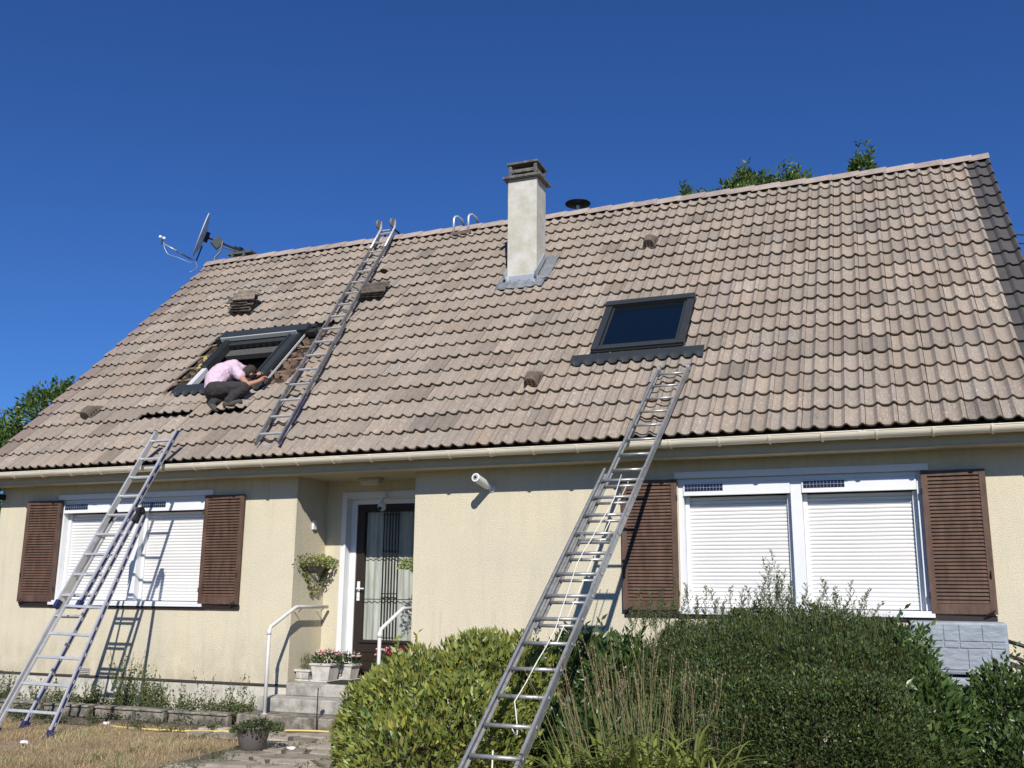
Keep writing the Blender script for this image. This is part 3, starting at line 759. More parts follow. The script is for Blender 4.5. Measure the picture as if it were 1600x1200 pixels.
SK1 = sk.build('roof_window', M['anth'], H, bevel=.004)
sk = MB()
rbox(sk, x0+fw+.012, x1-fw-.012, s0+.125, s0+.148, .0, .055); rbox(sk, x0+fw+.012, x0+fw+.035, s0+.15, s1-.07, .0, .055); rbox(sk, x1-fw-.035, x1-fw-.012, s0+.15, s1-.07, .0, .055)
sk.build('sash_frame', M['anth'], SK1, bevel=.003)
sk = MB(); rbox(sk, x0+.02, x1-.02, s0+.002, s0+.028, -.07, .045); rbox(sk, x0+fw, x1-fw, s1-.10, s1-.0585, -.03, .03); sk.build('seal', M['anthdark'], SK1)
sk = MB(); sk.add([RP(x0+fw, s0+.10, .03), RP(x1-fw, s0+.10, .03), RP(x1-fw, s1-.05, .03), RP(x0+fw, s1-.05, .03)], [(0,1,2,3)]); sk.build('pane', M['glassdark'], SK1)
sk = MB(); apron(sk, x0-.22, x1+.25, s0-.22, s0-.03, 1)
rbox(sk, x0+.0, x1-.0, s0-.055, s0+.001, .0, .026); sk.build('apron', M['anth'], SK1)
# open roof window, left
x0, x1, s0, s1 = SKL
hole = SKL
sk = MB(); fw = .105
for a, b in ((x0, x0+fw), (x1-fw-.10, x1)):
    rbox(sk, a, b, s0+.45 if a == x0 else s0, s1-.02, -.07, .060); rbox(sk, a+.02, a+.045, s0+.5 if a == x0 else s0, s1-.03, .0605, .085); rbox(sk, b-.035, b-.012, s0+.5 if a == x0 else s0, s1-.03, .0605, .08)
rbox(sk, x0+fw+.001, x1-fw-.101, s1-.14, s1-.021, -.07, .03)
SK2 = sk.build('open_roof_window', M['anth'], H, bevel=.003)
sk = MB(); rbox(sk, x0+.012, x0+.10, s0, s0+.449, -.06, .025); rbox(sk, x1-fw-.115, x1-fw-.101, s0+.05, s1-.3, -.02, .03); rbox(sk, x1+.045, x1+.055, s0-.05, s1-.02, .0, .03)
sk.build('bare_metal_rail', mat('bare_aluminium_strip', (.75, .76, .76), .4, metal=.3), SK2, bevel=.002)
sk = MB()  # raised top hood: a box with a bright front lip
rbox(sk, x0-.10, x1+.10, s1-.02, s1+.16, .02, .115); rbox(sk, x1+.03, x1+.22, s1+.0, s1+.10, -.03, .05); rbox(sk, x0-.22, x0-.101, s1+.02, s1+.12, -.01, .07)
rbox(sk, x0-.16, x1+.16, s1+.161, s1+.24, .0, .055)
sk.build('top_cover', M['anth'], SK2, bevel=.004)
sk = MB(); rbox(sk, x0-.06, x1-.06, s1-.045, s1-.021, .05, .112); sk.build('bright_lip', mat('pale_lip', (.50, .53, .52), .4, metal=.2), SK2)
sk = MB()
for k in range(9): sk = MB(); a = x0+.2+k*.115; rbox(sk, a, a+.06, s1-.165, s1-.145, .012, .035); sk.build('vent_slot', M['black'], SK2)
sk = MB(); apron(sk, x0-.13, x0+.52, s0-.24, s0-.02, 1); apron(sk, x1-.36, x1+.12, s0-.24, s0-.02, 1); rbox(sk, x0+.02, x1-.05, s0-.03, s0-.001, -.05, .012); sk.build('apron', M['anth'], SK2)
# shaft lining below the opening
sk = MB()
d = -.9
A = [RP(x0+.03, s0, -.07), RP(x1-.03, s0, -.07), RP(x1-.03, s1, -.07), RP(x0+.03, s1, -.07)]
B = [p+Vector((0, .10, -1.15)) for p in A]; B[0].z = B[1].z = min(B[0].z, 3.2); 
sk.add(A+B, [(0,4,5,1), (1,5,6,2), (2,6,7,3), (3,7,4,0), (4,7,6,5)]); sk.build('shaft_lining', M['inside'], SK2)
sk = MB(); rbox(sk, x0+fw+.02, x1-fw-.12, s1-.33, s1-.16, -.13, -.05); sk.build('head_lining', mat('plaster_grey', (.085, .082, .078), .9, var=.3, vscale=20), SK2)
# exposed battens and rubble around it
bt = MB(); R = random.Random(8)
XL0, XL1 = RX0+7*TW, RX0+14*TW
for (a, b) in ((XL0, x0-.005), (x1+.005, XL1)):
    for j in range(6):
        s = 1.74+j*GA; bt.obox(RP((a+b)/2, s+.0, -.055), XA, RDIR, RNRM, (b-a)/2+.02, .02, .013)
    s = 1.55
bt.build('batten', M['batten'], H, bevel=.003)
for nm, mt_, sd, cnt in (('rubble', M['debris'], 21, 75), ('insulation_scrap', M['wool'], 33, 16)):
    R = random.Random(sd); q = MB()
    for k in range(cnt):
        side = R.random() < .5
        a, b = (XL0+.02, x0-.02) if side else (x1+.02, XL1-.03)
        if nm != 'rubble': a, b = (XL0+.08, x0-.02)
        s = R.uniform(1.62, 3.2) if nm == 'rubble' else R.uniform(2.35, 2.75); r = R.uniform(.015, .065) if nm == 'rubble' else R.uniform(.02, .05)
        c0 = RP(R.uniform(a, b), s, -.065+r*.4); ax = Vector((R.uniform(-1, 1), R.uniform(-1, 1), R.uniform(-1, 1))).normalized(); ay = ax.orthogonal().normalized(); az = ax.cross(ay)
        vs = []
        for kx in (-1, 1):
            for ky in (-1, 1):
                for kz in (-1, 1): vs.append(c0+ax*r*kx*R.uniform(.5, 1.1)+ay*r*ky*R.uniform(.4, 1)+az*r*.6*kz*R.uniform(.4, 1))
        q.add(vs, [(0,1,3,2),(4,6,7,5),(0,4,5,1),(2,3,7,6),(0,2,6,4),(1,5,7,3)])
    o = q.build(nm, mt_, H); o['kind'] = 'stuff'

# brown roof vents
def roofvent(x, s, lab):
    mb = MB(); w_ = .105; prf = []
    n = 10; A_ = []
    for (ss, hh, sc) in ((s-.10, .0, 1), (s-.10, .115, .85), (s-.04, .135, .9), (s+.06, .12, .95), (s+.20, .02, 1.0)):
        ring = []
        for k in range(n+1):
            t = -1+2*k/n; ring.append(RP(x+w_*sc*t, ss, .0+hh*(1-abs(t)**4)+.004))
        A_.append(ring)
    b = len(mb.v)
    for ring in A_: mb.v += [tuple(p) for p in ring]
    for i in range(len(A_)-1):
        for k in range(n): a = b+i*(n+1)+k; mb.f.append((a, a+1, a+n+2, a+n+1))
    o = mb.build('vent_tile', M['vent'], H, smooth=False)
    for dx in (-.055, 0, .055):
        for dh in (.035, .075): hb = MB(); hb.lathe(RP(x+dx*.9, s-.1005, dh), [(.013, 0), (.013, .002)], 10, -RDIR); hb.build('vent_hole', M['black'], o)
    for k in range(3): hb = MB(); hb.lathe(RP(x+w_*.9+.0, s-.06+k*.055, .05), [(.010, 0), (.010, .004)], 10, XA); hb.build('vent_hole', M['black'], o)
roofvent(-8.35, 1.22, ''); roofvent(-1.53, 1.22, ''); roofvent(-.64, 4.78, '')
# half-round vent tile
mb = MB(); n = 12; xx, ss = -5.075, 5.03
for i, (s_, r, hh) in enumerate(((ss-.10, .085, 0), (ss+.0, .08, 0), (ss+.2, .05, -.02))):
    for k in range(n+1): a = pi*k/n; mb.v.append(tuple(RP(xx+r*cos(a), s_, hh+r*.85*sin(a))))
for i in range(2):
    for k in range(n): a = i*(n+1)+k; mb.f.append((a, a+1, a+n+2, a+n+1))
hv = mb.build('half_round_vent', M['tile'], H, smooth=True); set_tint(hv.data, [.9]*len(hv.data.vertices))
mb = MB(); mb.v = [tuple(RP(xx+.07*cos(pi*k/n), ss-.085, .065*sin(pi*k/n))) for k in range(n+1)]; mb.f = [tuple(range(n+1))]; mb.build('vent_mouth', M['black'], hv)

# ---------------------------------------------------------------- loose tiles on the roof
def loose_tile_mesh():
    mb = MB(); n = 24; L_, W_, T_ = .40, .32, .018; b = 0
    for top in (1, 0):
        for y in (0, L_):
            for q in range(n+1):
                x = W_*q/n; mb.v.append((x-W_/2, y-L_/2, prof(RX0+x)+(T_ if top else 0)))
    N1 = n+1
    for q in range(n):
        mb.f.append((q, q+1, N1+q+1, N1+q)); mb.f.append((2*N1+q, 3*N1+q, 3*N1+q+1, 2*N1+q+1))
        mb.f.append((q, 2*N1+q, 2*N1+q+1, q+1)); mb.f.append((N1+q, N1+q+1, 3*N1+q+1, 3*N1+q))
    mb.f.append((0, N1, 3*N1, 2*N1)); mb.f.append((n, 2*N1+n, 3*N1+n, N1+n))
    return mb
LT = loose_tile_mesh()
def loose(x, s, h, ang, pitch, label, grp, dark, roll=0):
    m = mat('loose_tile_'+('dark' if dark < .6 else 'pale'), (.24*dark, .20*dark, .165*dark), .95, col2=(.11*dark, .09*dark, .075*dark), vscale=18, bump=.5, bscale=90)
    o = LT.build('roof_tile', m, None, smooth=False)
    B = Matrix((( XA.x, RDIR.x, RNRM.x), (XA.y, RDIR.y, RNRM.y), (XA.z, RDIR.z, RNRM.z)))
    mw = B @ Matrix.Rotation(ang, 3, 'Z') @ Matrix.Rotation(pitch, 3, 'X') @ Matrix.Rotation(roll, 3, 'Y')
    o.matrix_world = Matrix.Translation(RP(x, s, h)) @ mw.to_4x4(); tag(o, label, 'roof tile', grp)
    return o
g1 = 'removed tiles stacked above the open roof window'
names = ['bottom tile', 'second tile from the bottom', 'third tile from the bottom', 'fourth tile from the bottom', 'topmost tile']
for k in range(5):
    loose(-7.33+.016*k*(-1)**k, 4.13+.025*k, .055+k*.036, radians(90+4*((k*7) % 3-1)), radians(3), names[k]+' of the pale stack above the open roof window', g1, [.8, 1.15, 1.0, .7, 1.25][k])
g2 = 'removed tiles stacked beside the roof ladder'
for k in range(3):
    loose(-4.90+.015*k, 4.12+.015*k, .045+k*.026, radians(90+3*(k-1)), radians(2), ['bottom', 'middle', 'topmost'][k]+' dark tile of the stack right of the roof ladder', g2, [.5, .42, .58][k])

# ---------------------------------------------------------------- ladders
def rail_beam(mb, a, b, w, h, nrm):   # rectangular stile, w across (x), h along the ladder normal
    mb.beam(a, b, w, h, nrm)
# right: two-section aluminium extension ladder
def lerp(a, b, t): return a+(b-a)*t
A0 = Vector((-.291, -4.27, 0)); DR = Vector((.0775, .7502, .6567)).normalized(); T12, RSP = .588, .273
LRn = Vector((0, -DR.z, DR.y)).normalized()
LR = thing('extension_ladder', 'long weathered aluminium ladder with white rope, leaning on the roof below the closed window', 'ladder', A0)
tl = lambda z: A0+DR*(z/DR.z)
lowtop = T12+12*RSP+.16
mb = MB(); WLw = .388
def stile(mb, c0, c1, w_, n, th=.026, dp=.075, only=0):
    for s in ((-1, 1) if not only else (only,)):
        off = XA*(w_/2*s)
        web = XA*(s*(th/2-.003))
        mb.beam(c0+off+web, c1+off+web, .005, dp, n)           # web
        for e in (-1, 1): mb.beam(c0+off+n*(e*(dp/2-.003)), c1+off+n*(e*(dp/2-.003)), th, .006, n)   # flanges
c0 = A0+DR*.0; c1 = A0+DR*lowtop
los = []
for s_ in (-1, 1):
    st = MB(); stile(st, c0, c1, WLw, LRn, only=s_); los.append(st.build('lower_stile', M['aluworn'], LR))
for k in range(14):
    c = A0+DR*(T12-RSP+k*RSP)
    r = MB(); r.tube([c-XA*(WLw/2-.01), c+XA*(WLw/2-.01)], .0155, 10); r.build('rung', M['aluworn'], LR, smooth=True)
for s in (-1, 1):
    bt_ = MB()
    for k in range(14): bt_.lathe(A0+DR*(T12-RSP+k*RSP)+XA*s*(WLw/2+.0135), [(.016, 0), (.012, .006)], 10, XA*s)
    o = bt_.build('rivets', M['aluworn'], los[0 if s < 0 else 1]); o['kind'] = 'stuff'
    ft = MB(); ft.box(A0.x+s*WLw/2-.025, A0.x+s*WLw/2+.025, A0.y-.04, A0.y+.05, 0, .03); ft.build('foot', M['black'], LR)
# upper (fly) section lies behind the lower one (towards the house)
UO = -LRn*.055; WU = .335
tb = T12+12*RSP-7.3*RSP; topL = 6.03+.11
for s_ in (-1, 1): st = MB(); stile(st, A0+UO+DR*tb, A0+UO+DR*topL, WU, LRn, .024, .065, only=s_); st.build('upper_stile', M['aluworn'], LR)
for k in range(16):
    t = 6.03-k*RSP
    if t < tb+.03: break
    c = A0+UO+DR*t; r = MB(); r.tube([c-XA*(WU/2-.01), c+XA*(WU/2-.01)], .014, 10); r.build('rung', M['aluworn'], LR, smooth=True)
for s in (-1, 1):
    ex = MB(); c = A0+UO+DR*(topL+.0)+XA*s*WU/2; ex.lathe(c-XA*.018, [(.045, 0), (.045, .036)], 16, XA); ex.build('end_wheel', M['aluworn'], LR)
hk = MB()
c = A0+DR*(T12+9*RSP)
for s in (-1, 1): hk.obox(c+XA*s*(WLw/2-.07)-LRn*.02-DR*.03, XA, DR, LRn, .01, .055, .03)
hk.obox(c-DR*.085-LRn*.03, XA, DR, LRn, WLw/2-.06, .012, .008)
hk.build('locking_hook', M['aluworn'], LR)
rp = MB(); pts = []
for k in range(16):
    t = lowtop-.12-k*.19; pts.append(A0+DR*t+XA*(.005+.03*sin(k*.7)-.0*k)+LRn*(.035+.01*sin(k*2.1)))
for k in range(1, 9):
    p = pts[15]; q = A0+DR*(.75)+XA*.09+LRn*.10; t = k/8; pts.append(p.lerp(q, t)+Vector((.03*sin(t*pi), 0, -.12*sin(t*pi))))
rp.tube(pts, .0045, 6); rp.tube([A0+DR*(lowtop-.1)+XA*.05-LRn*.06, A0+DR*(T12+9*RSP)+XA*.04-LRn*.05, A0+DR*(T12+4*RSP)+XA*.05-LRn*.05], .005, 6)
rp.tube([A0+DR*.62+LRn*.03-XA*.02, A0+DR*.60+LRn*.03-XA*.02+Vector((0, 0, -.25)), A0+DR*.60+LRn*.05-XA*.03+Vector((0, 0, -.6))], .006, 6)
rp.build('rope', M['rope'], LR, smooth=True)

# left: combination ladder with blue rails
B0 = Vector((-6.943, -1.815, 0)); B1 = Vector((-6.212, -.427, 3.4)); DL = (B1-B0).normalized(); BN = Vector((0, -DL.z, DL.y)).normalized()
LL = thing('combination_ladder', 'aluminium combination ladder with dark blue stile strips leaning on the gutter at the left window', 'ladder', B0)
def bl(t): return B0+DL*t
SPL = .266; T0 = 1.544
topt = T0+8*SPL+.14
def blue_stile(mb_a, mb_b, p, q, s, n, th=.024, dp=.062):
    mb_a.beam(p, q, th, dp, n)
    # blue film on the outer (right) face with the flanges left bare
    if s <= 0: return
    o_ = XA*(s*(th/2+.0012)); mb_b.beam(p+o_, q+o_, .002, dp*.45, n)
def dots(mb, p, q, n):
    L_ = (q-p).length; k = .12
    while k < L_: 
        c = p.lerp(q, k/L_)+XA*.0148; mb.obox(c, XA, (q-p).normalized(), n, .001, .022, .004); k += .16
wm = MB(); wb = MB(); wd = MB()
Wt = .33
AOF = BN*.035
tb_ = T0-.09
for s in (-1, 1):
    p = bl(tb_)+XA*s*Wt/2+AOF; q = bl(topt)+XA*s*Wt/2+AOF; blue_stile(wm, wb, p, q, s, BN, .024, .072)
    if s > 0: dots(wd, p, q, BN)
    up = wm.build('upper_stile', M['alu'], LL); wm = MB()
wb.build('blue_strip', M['blue'], up); o = wd.build('strip_marks', M['white'], up); o['kind'] = 'stuff'
for k in range(9):
    c = bl(T0+k*SPL)+AOF; r = MB(); r.obox(c, XA, DL, BN, Wt/2-.012, .012, .016 if k > 4 else .018); r.build('rung', M['alu'], LL, bevel=.003)
for s in (-1, 1):
    q = MB(); q.obox(bl(tb_-.02)+XA*s*Wt/2+AOF, XA, DL, BN, .022, .05, .040); q.build('foot_cap', M['navy'], LL, bevel=.008)
# base leaf (behind), both feet on the ground
wm = MB(); wb = MB(); wd = MB(); Wf = .42; ht = T0+SPL*4+.07
CF = lambda t: bl(t)+Vector((.10*(1-t/ht), 0, 0))-BN*.028
F0L, F0R = CF(0)-XA*Wf/2, CF(0)+XA*Wf/2; F1L, F1R = CF(ht)-XA*.20, CF(ht)+XA*.20
F0L.z = F0R.z = .02
blue_stile(wm, wb, F0L, F1L, -1, BN); wm.build('base_stile', M['alu'], LL); wm = MB(); blue_stile(wm, wb, F0R, F1R, 1, BN); dots(wd, F0R, F1R, BN)
bs = wm.build('base_stile', M['alu'], LL); wb.build('blue_strip', M['blue'], bs); o = wd.build('strip_marks', M['white'], bs); o['kind'] = 'stuff'
for k in range(4, 9):
    t = T0-SPL*5+.03+k*SPL
    if t < .1 or t > ht-.05: continue
    c = CF(t); w_ = Wf/2*(1-t/ht)+.20*t/ht; r = MB(); r.obox(c, XA, DL, BN, w_-.012, .010, .030); r.build('tread', M['alu'], LL, bevel=.003)
# flared front leaf
G0L, G0R = Vector((-6.55, -2.245, .02)), Vector((-5.80, -2.245, .02)); G1L = F1L+BN*.0+Vector((.01, .0, .02))-BN*.07; G1R = F1R+Vector((.055, .0, -.02))-BN*.05
wm = MB(); wb = MB(); wd = MB()
blue_stile(wm, wb, G0L, G1L, -1, BN, .02, .03); wm.build('support_stile', M['alu'], LL); wm = MB(); blue_stile(wm, wb, G0R, G1R, 1, BN); dots(wd, G0R, G1R, BN)
fs_ = wm.build('support_stile', M['alu'], LL); wb.build('blue_strip', M['blue'], fs_); o = wd.build('strip_marks', M['white'], fs_); o['kind'] = 'stuff'
for t in (.085, .195, .308, .41, .535):
    a = G0L.lerp(G1L, t)+XA*.012; b = G0R.lerp(G1R, t)-XA*.012; r = MB(); r.beam(a, b, .03, .02, BN); r.build('rung', M['alu'], LL, bevel=.003)
for p in (F0R, F0L, G0R, G0L):
    q = MB(); q.obox(p+DL*.0, XA, DL, BN, .026, .05, .042); q.build('foot_cap', M['navy'], LL, bevel=.008)
for s in (-1, 1):
    q = MB(); c = F1L if s < 0 else F1R+XA*.03; q.lathe(c-XA*.022, [(.062, 0), (.062, .044)], 18, XA); q.obox(c-DL*.07, XA, DL, BN, .020, .07, .048); q.lathe(c+XA*.0225*s, [(.022, 0), (.022, .03)], 12, XA*s)
    q.build('hinge_block', M['black'], LL, bevel=.004)

MDA = mat('dark_dull_aluminium', (.27, .27, .27), .45, metal=.3, var=.5, vscale=9)  # dark grey metal of the roof ladder stiles
# roof ladder lying on the tiles with ridge hooks and wheels
RL = thing('roof_ladder', 'silver roof ladder with dark stiles lying on the tiles and hooked over the ridge', 'ladder', RP(-4.78, .3, .07))
def rl(s, off=0, h=.085): return RP(-4.70-.143*(s-.3)+off, s, h)
wm = MB(); Wr = .335; hrl = .095
for s in (-1, 1):
    wm.beam(rl(.12, s*Wr/2, hrl), rl(3.1, s*Wr/2, hrl), .024, .058, RNRM); wm.beam(rl(3.0, s*(Wr/2-.026), hrl+.02), rl(6.35, s*(Wr/2-.026), hrl+.02), .024, .058, RNRM)
    rs_ = wm.build('stile', MDA, RL); wm = MB()
wm = MB()
for s in (-1, 1):
    wm.beam(rl(.14, Wr/2+.0135, hrl), rl(1.2, Wr/2+.0135, hrl), .002, .022, RNRM) if s > 0 else None
wm.build('blue_strip', M['blue'], rs_)
for k in range(17):
    s = .30+k*.378
    c = rl(s, 0, hrl+.012); w_ = Wr/2-.012 if s < 3 else Wr/2-.03
    r = MB(); r.obox(c, XA, RDIR, RNRM, w_, .014, .014); r.build('rung', M['alu'], RL, bevel=.003)
hk = MB()
for s in (-1, 1):
    o_ = s*(Wr/2-.03)
    p0 = rl(5.7, o_, .13); p1 = rl(6.45, o_, .15); p1b = rl(6.62, o_, .22)
    top = Vector((p1b.x-.02, RIDGE.y+.02, RIDGE.z+.17)); p2 = Vector((top.x-.01, RIDGE.y+.17, RIDGE.z+.13)); p3 = Vector((top.x-.01, RIDGE.y+.30, RIDGE.z-.08))
    hk.tube([p0, p1, p1b, top], .019, 8)
ho = hk.build('hook_tube', M['alu'], RL, smooth=True)
wh = []
for s in (-1, 1):
    hk = MB()
    o_ = s*(Wr/2-.03); p1b = rl(6.62, o_, .22); top = Vector((p1b.x-.02, RIDGE.y+.02, RIDGE.z+.17))
    hk.tube([top, Vector((top.x+.03, RIDGE.y+.14, RIDGE.z+.15)), Vector((top.x+.04, RIDGE.y+.25, RIDGE.z+.04)), Vector((top.x+.04, RIDGE.y+.28, RIDGE.z-.10))], .018, 8)
    wh.append(top); hk.build('ridge_hook', M['black'], RL, smooth=True)
r = MB(); r.tube([wh[0], wh[1]], .015, 8); r.build('rung', M['alu'], RL)
for t in wh:
    w2 = MB(); c = t+Vector((0, -.06, .10)); w2.lathe(c-XA*.018, [(.03, 0), (.075, 0), (.082, .01), (.082, .026), (.075, .036), (.03, .036)], 22, XA); w2.tube([c+XA*.024, t+XA*.024], .012, 6)
    w2.build('wheel', mat('grey_rubber', (.16, .17, .17), .7), RL)
# spare ridge hook (two bent bars) near the chimney
RH = thing('ridge_anchor', 'pair of silver bent-tube ladder hooks clipped on the ridge left of the chimney', 'ridge hook', (-4.15, 4.0, 7.6))
for dx in (0, .27):
    q = MB(); x = -4.22+dx; ztop = RIDGE.z+.17
    q.tube([(x, 3.84, 7.44), (x, 3.84, 7.70), (x+.01, 3.86, ztop-.02), (x+.03, 3.92, ztop+.01), (x+.05, 4.05, ztop+.0), (x+.06, 4.13, ztop-.10)], .020, 10); q.build('hook_bar', M['alu'], RH, smooth=True)
    q = MB(); q.tube([(x+.06, 4.13, ztop-.09), (x+.07, 4.17, ztop-.20), (x+.08, 4.22, ztop-.24)], .024, 8); q.build('hook_grip', M['black'], RH)
q = MB(); q.beam((-4.27, 3.83, 7.43), (-3.90, 3.83, 7.43), .05, .055); q.build('clamp_bar', M['vent'], RH, bevel=.006)

# ---------------------------------------------------------------- satellite dish
SD = thing('satellite_dish', 'grey satellite dish on an arm beyond the left end of the ridge', 'satellite dish', (-9.35, 4.15, 7.6))
dl = Vector((-.77, -.638, 0)).normalized(); dfw = Vector((-.638, .77, 0))
ax = (dl*.965+Vector((0, 0, .26))).normalized()         # facing left in the photo, tilted up a little
ax = (ax+dfw*-.06).normalized()
Dc = Vector((-9.80, 4.18, 8.27))
q = MB(); pr_ = [(0.001, -.085), (.15, -.077), (.30, -.050), (.42, -.012), (.455, .0), (.46, -.008), (.42, -.022), (.30, -.060), (.15, -.087), (.001, -.095)]
q.lathe(Dc, pr_, 40, ax, cap=False); q.build('dish', mat('dish_grey', (.62, .63, .62), .45, var=.06), SD, smooth=True)
dn = ax.cross(Vector((0, 0, 1)).cross(ax)).normalized(); dn = -abs(1)*dn if dn.z > 0 else dn     # down along the dish
low = Dc+dn*.47-ax*.0
lnb = Vector((-10.50, 3.93, 8.20))
arm0 = Dc-ax*.14+dn*.05; arm1 = low-ax*.10+dn*.05
q = MB(); q.tube([Dc-ax*.1+dn*.2, arm1, low+ax*.03+dn*.06], .014, 8); q.tube([low+ax*.03+dn*.06, lnb-Vector((0, 0, .10))-ax*.03], .014, 8); q.build('feed_arm', M['anth'], SD, smooth=True)
q = MB(); q.tube([(low+ax*.03+dn*.06).lerp(lnb-Vector((0, 0, .10))-ax*.03, .5), lnb-Vector((0, 0, .10))-ax*.03], .0165, 8); q.build('arm_sleeve', M['zinc'], SD, smooth=True)
q = MB(); q.tube([lnb-Vector((0, 0, .12)), lnb-Vector((0, 0, .02))], .018, 8); q.build('feed_holder', M['black'], SD)
for k in (-1, 1):
    q = MB(); q.lathe(lnb+ax*.035*k-ax*.02+Vector((0, 0, .01)), [(.02, 0), (.032, .01), (.032, .045), (.02, .055)], 14, ax); q.build('feed_horn', M['white'], SD, smooth=True)
q = MB(); bk0 = Dc-ax*.09; bk1 = Vector((-8.98, 4.32, 7.90)); q.tube([bk0, bk1], .020, 10); q.obox(bk0-ax*.03, ax, dn, ax.cross(dn), .04, .09, .06)
q.obox(bk1, Vector((1, 0, 0)), Vector((0, 1, 0)), Vector((0, 0, 1)), .07, .05, .045); q.tube([bk1, bk1+Vector((-.10, 0, .09))], .02, 8)
q.build('boom', M['black'], SD)
q = MB(); q.obox(Vector((-9.40, 4.2, 8.06)), (ax*.8+Vector((0, 0, .6))).normalized(), dfw, (Vector((0, 0, .8))-ax*.6).normalized(), .085, .05, .10); q.build('clamp_plate', M['anth'], SD, bevel=.005)
q = MB(); q.tube([(-9.27, 4.2, 8.08), (-9.30, 4.18, 7.86), (-9.36, 4.10, 7.72), (-9.33, 4.08, 7.62)], .018, 8); q.tube([(-9.27, 4.2, 7.96), (-9.0, 4.2, 7.86), (-8.85, 4.2, 7.80)], .013, 8)
q.obox(Vector((-8.86, 4.28, 7.79)), XA, Vector((0, 1, 0)), Vector((0, 0, 1)), .27, .11, .022); q.box(-9.02, -8.98, 4.15, 4.25, 7.62, 7.80); q.box(-8.76, -8.72, 4.15, 4.25, 7.64, 7.80)
q.build('mast_bracket', mat('dull_bracket', (.13, .13, .12), .5, metal=.4), SD)
cab = MB(); pts = []
P = [lnb-Vector((0, 0, .03)), lnb+Vector((.10, .05, -.30)), lnb+Vector((.33, .1, -.40)), low+Vector((-.03, 0, -.13)), Vector((-9.68, 3.95, 7.62)), Vector((-9.47, 3.75, 7.42)), Vector((-9.42, 3.5, 7.24))]
for i in range(len(P)-1):
    for t in np.linspace(0, 1, 6, endpoint=False):
        p0, p1, p2, p3 = P[max(i-1, 0)], P[i], P[i+1], P[min(i+2, len(P)-1)]
        pts.append(.5*((2*p1)+(p2-p0)*t+(2*p0-5*p1+4*p2-p3)*t*t+(3*p1-p0-3*p2+p3)*t**3))
cab.tube(pts, .006, 6); cab.build('cable', M['zinc'], SD, smooth=True)

# ---------------------------------------------------------------- wall fixtures
wc = thing('bullet_camera', 'white bullet security camera on the cream wall between the door and the right ladder', 'security camera', (-1.93, 0, 2.7))
q = MB(); a = Vector((-1.905, -.05, 2.685)); b = Vector((-1.93, -.33, 2.745)); q.tube([a, b], .047, 20); q.tube([b, b.lerp(a, -.06)], [.049, .050], 20); q.build('camera_body', M['white'], wc, smooth=False, bevel=.004)
q = MB(); q.tube([Vector((-1.87, 0, 2.655)), Vector((-1.90, -.05, 2.665)), a.lerp(b, .15)], .016, 10); q.lathe((-1.87, -.001, 2.655), [(.045, 0), (.042, .012)], 18, Vector((0,-1,0))); q.build('bracket', M['white'], wc)
q = MB(); dcam = (b-a).normalized(); q.lathe(b+dcam*.0, [(.043, .004), (.043, .012), (.030, .020), (.020, .021)], 20, dcam); q.build('lens_ring', mat('grey_ring', (.30, .31, .31), .4), wc); q = MB(); q.lathe(b+dcam*.0215, [(.017, 0), (.012, .005)], 16, dcam); q.build('lens', M['lens'], wc)
dc = thing('dome_camera', 'white dome security camera hanging above the front door', 'security camera', (-3.62, .72, 2.6))
q = MB(); q.box(-3.665, -3.575, .60, .687, 2.665, 2.70); q.tube([(-3.62, .62, 2.67), (-3.62, .60, 2.60)], .02, 10); q.lathe((-3.62, .60, 2.535), [(.02, -.045), (.045, -.03), (.053, 0), (.05, .03), (.035, .06)], 20); q.build('camera_body', M['white'], dc, smooth=False)
q = MB(); q.lathe((-3.62, .548, 2.515), [(.028, 0), (.024, .010), (.01, .014)], 16, Vector((0,-1,-.2))); q.build('lens', M['lens'], dc)
sl_ = thing('ceiling_lamp', 'flat white ribbed lamp on the porch ceiling', 'lamp', (-3.68, .40, 2.88))
q = MB(); q.box(-3.83, -3.53, .33, .47, 2.852, 2.884); q.build('base', M['soffit'], sl_, bevel=.006)
q = MB(); q.box(-3.81, -3.55, .345, .455, 2.80, 2.8515)
for k in range(9): q.box(-3.80+k*.029, -3.79+k*.029, .338, .462, 2.797, 2.83)
q.build('lamp_shade', mat('cloudy_plastic', (.62, .60, .52), .4), sl_, bevel=.004)
db = thing('wall_sensor', 'small white box fixed on the left side wall of the porch', 'sensor', (-4.48, .39, 2.29))
q = MB(); q.box(-4.48, -4.452, .355, .43, 2.255, 2.37); q.build('box', M['white'], db, bevel=.004)

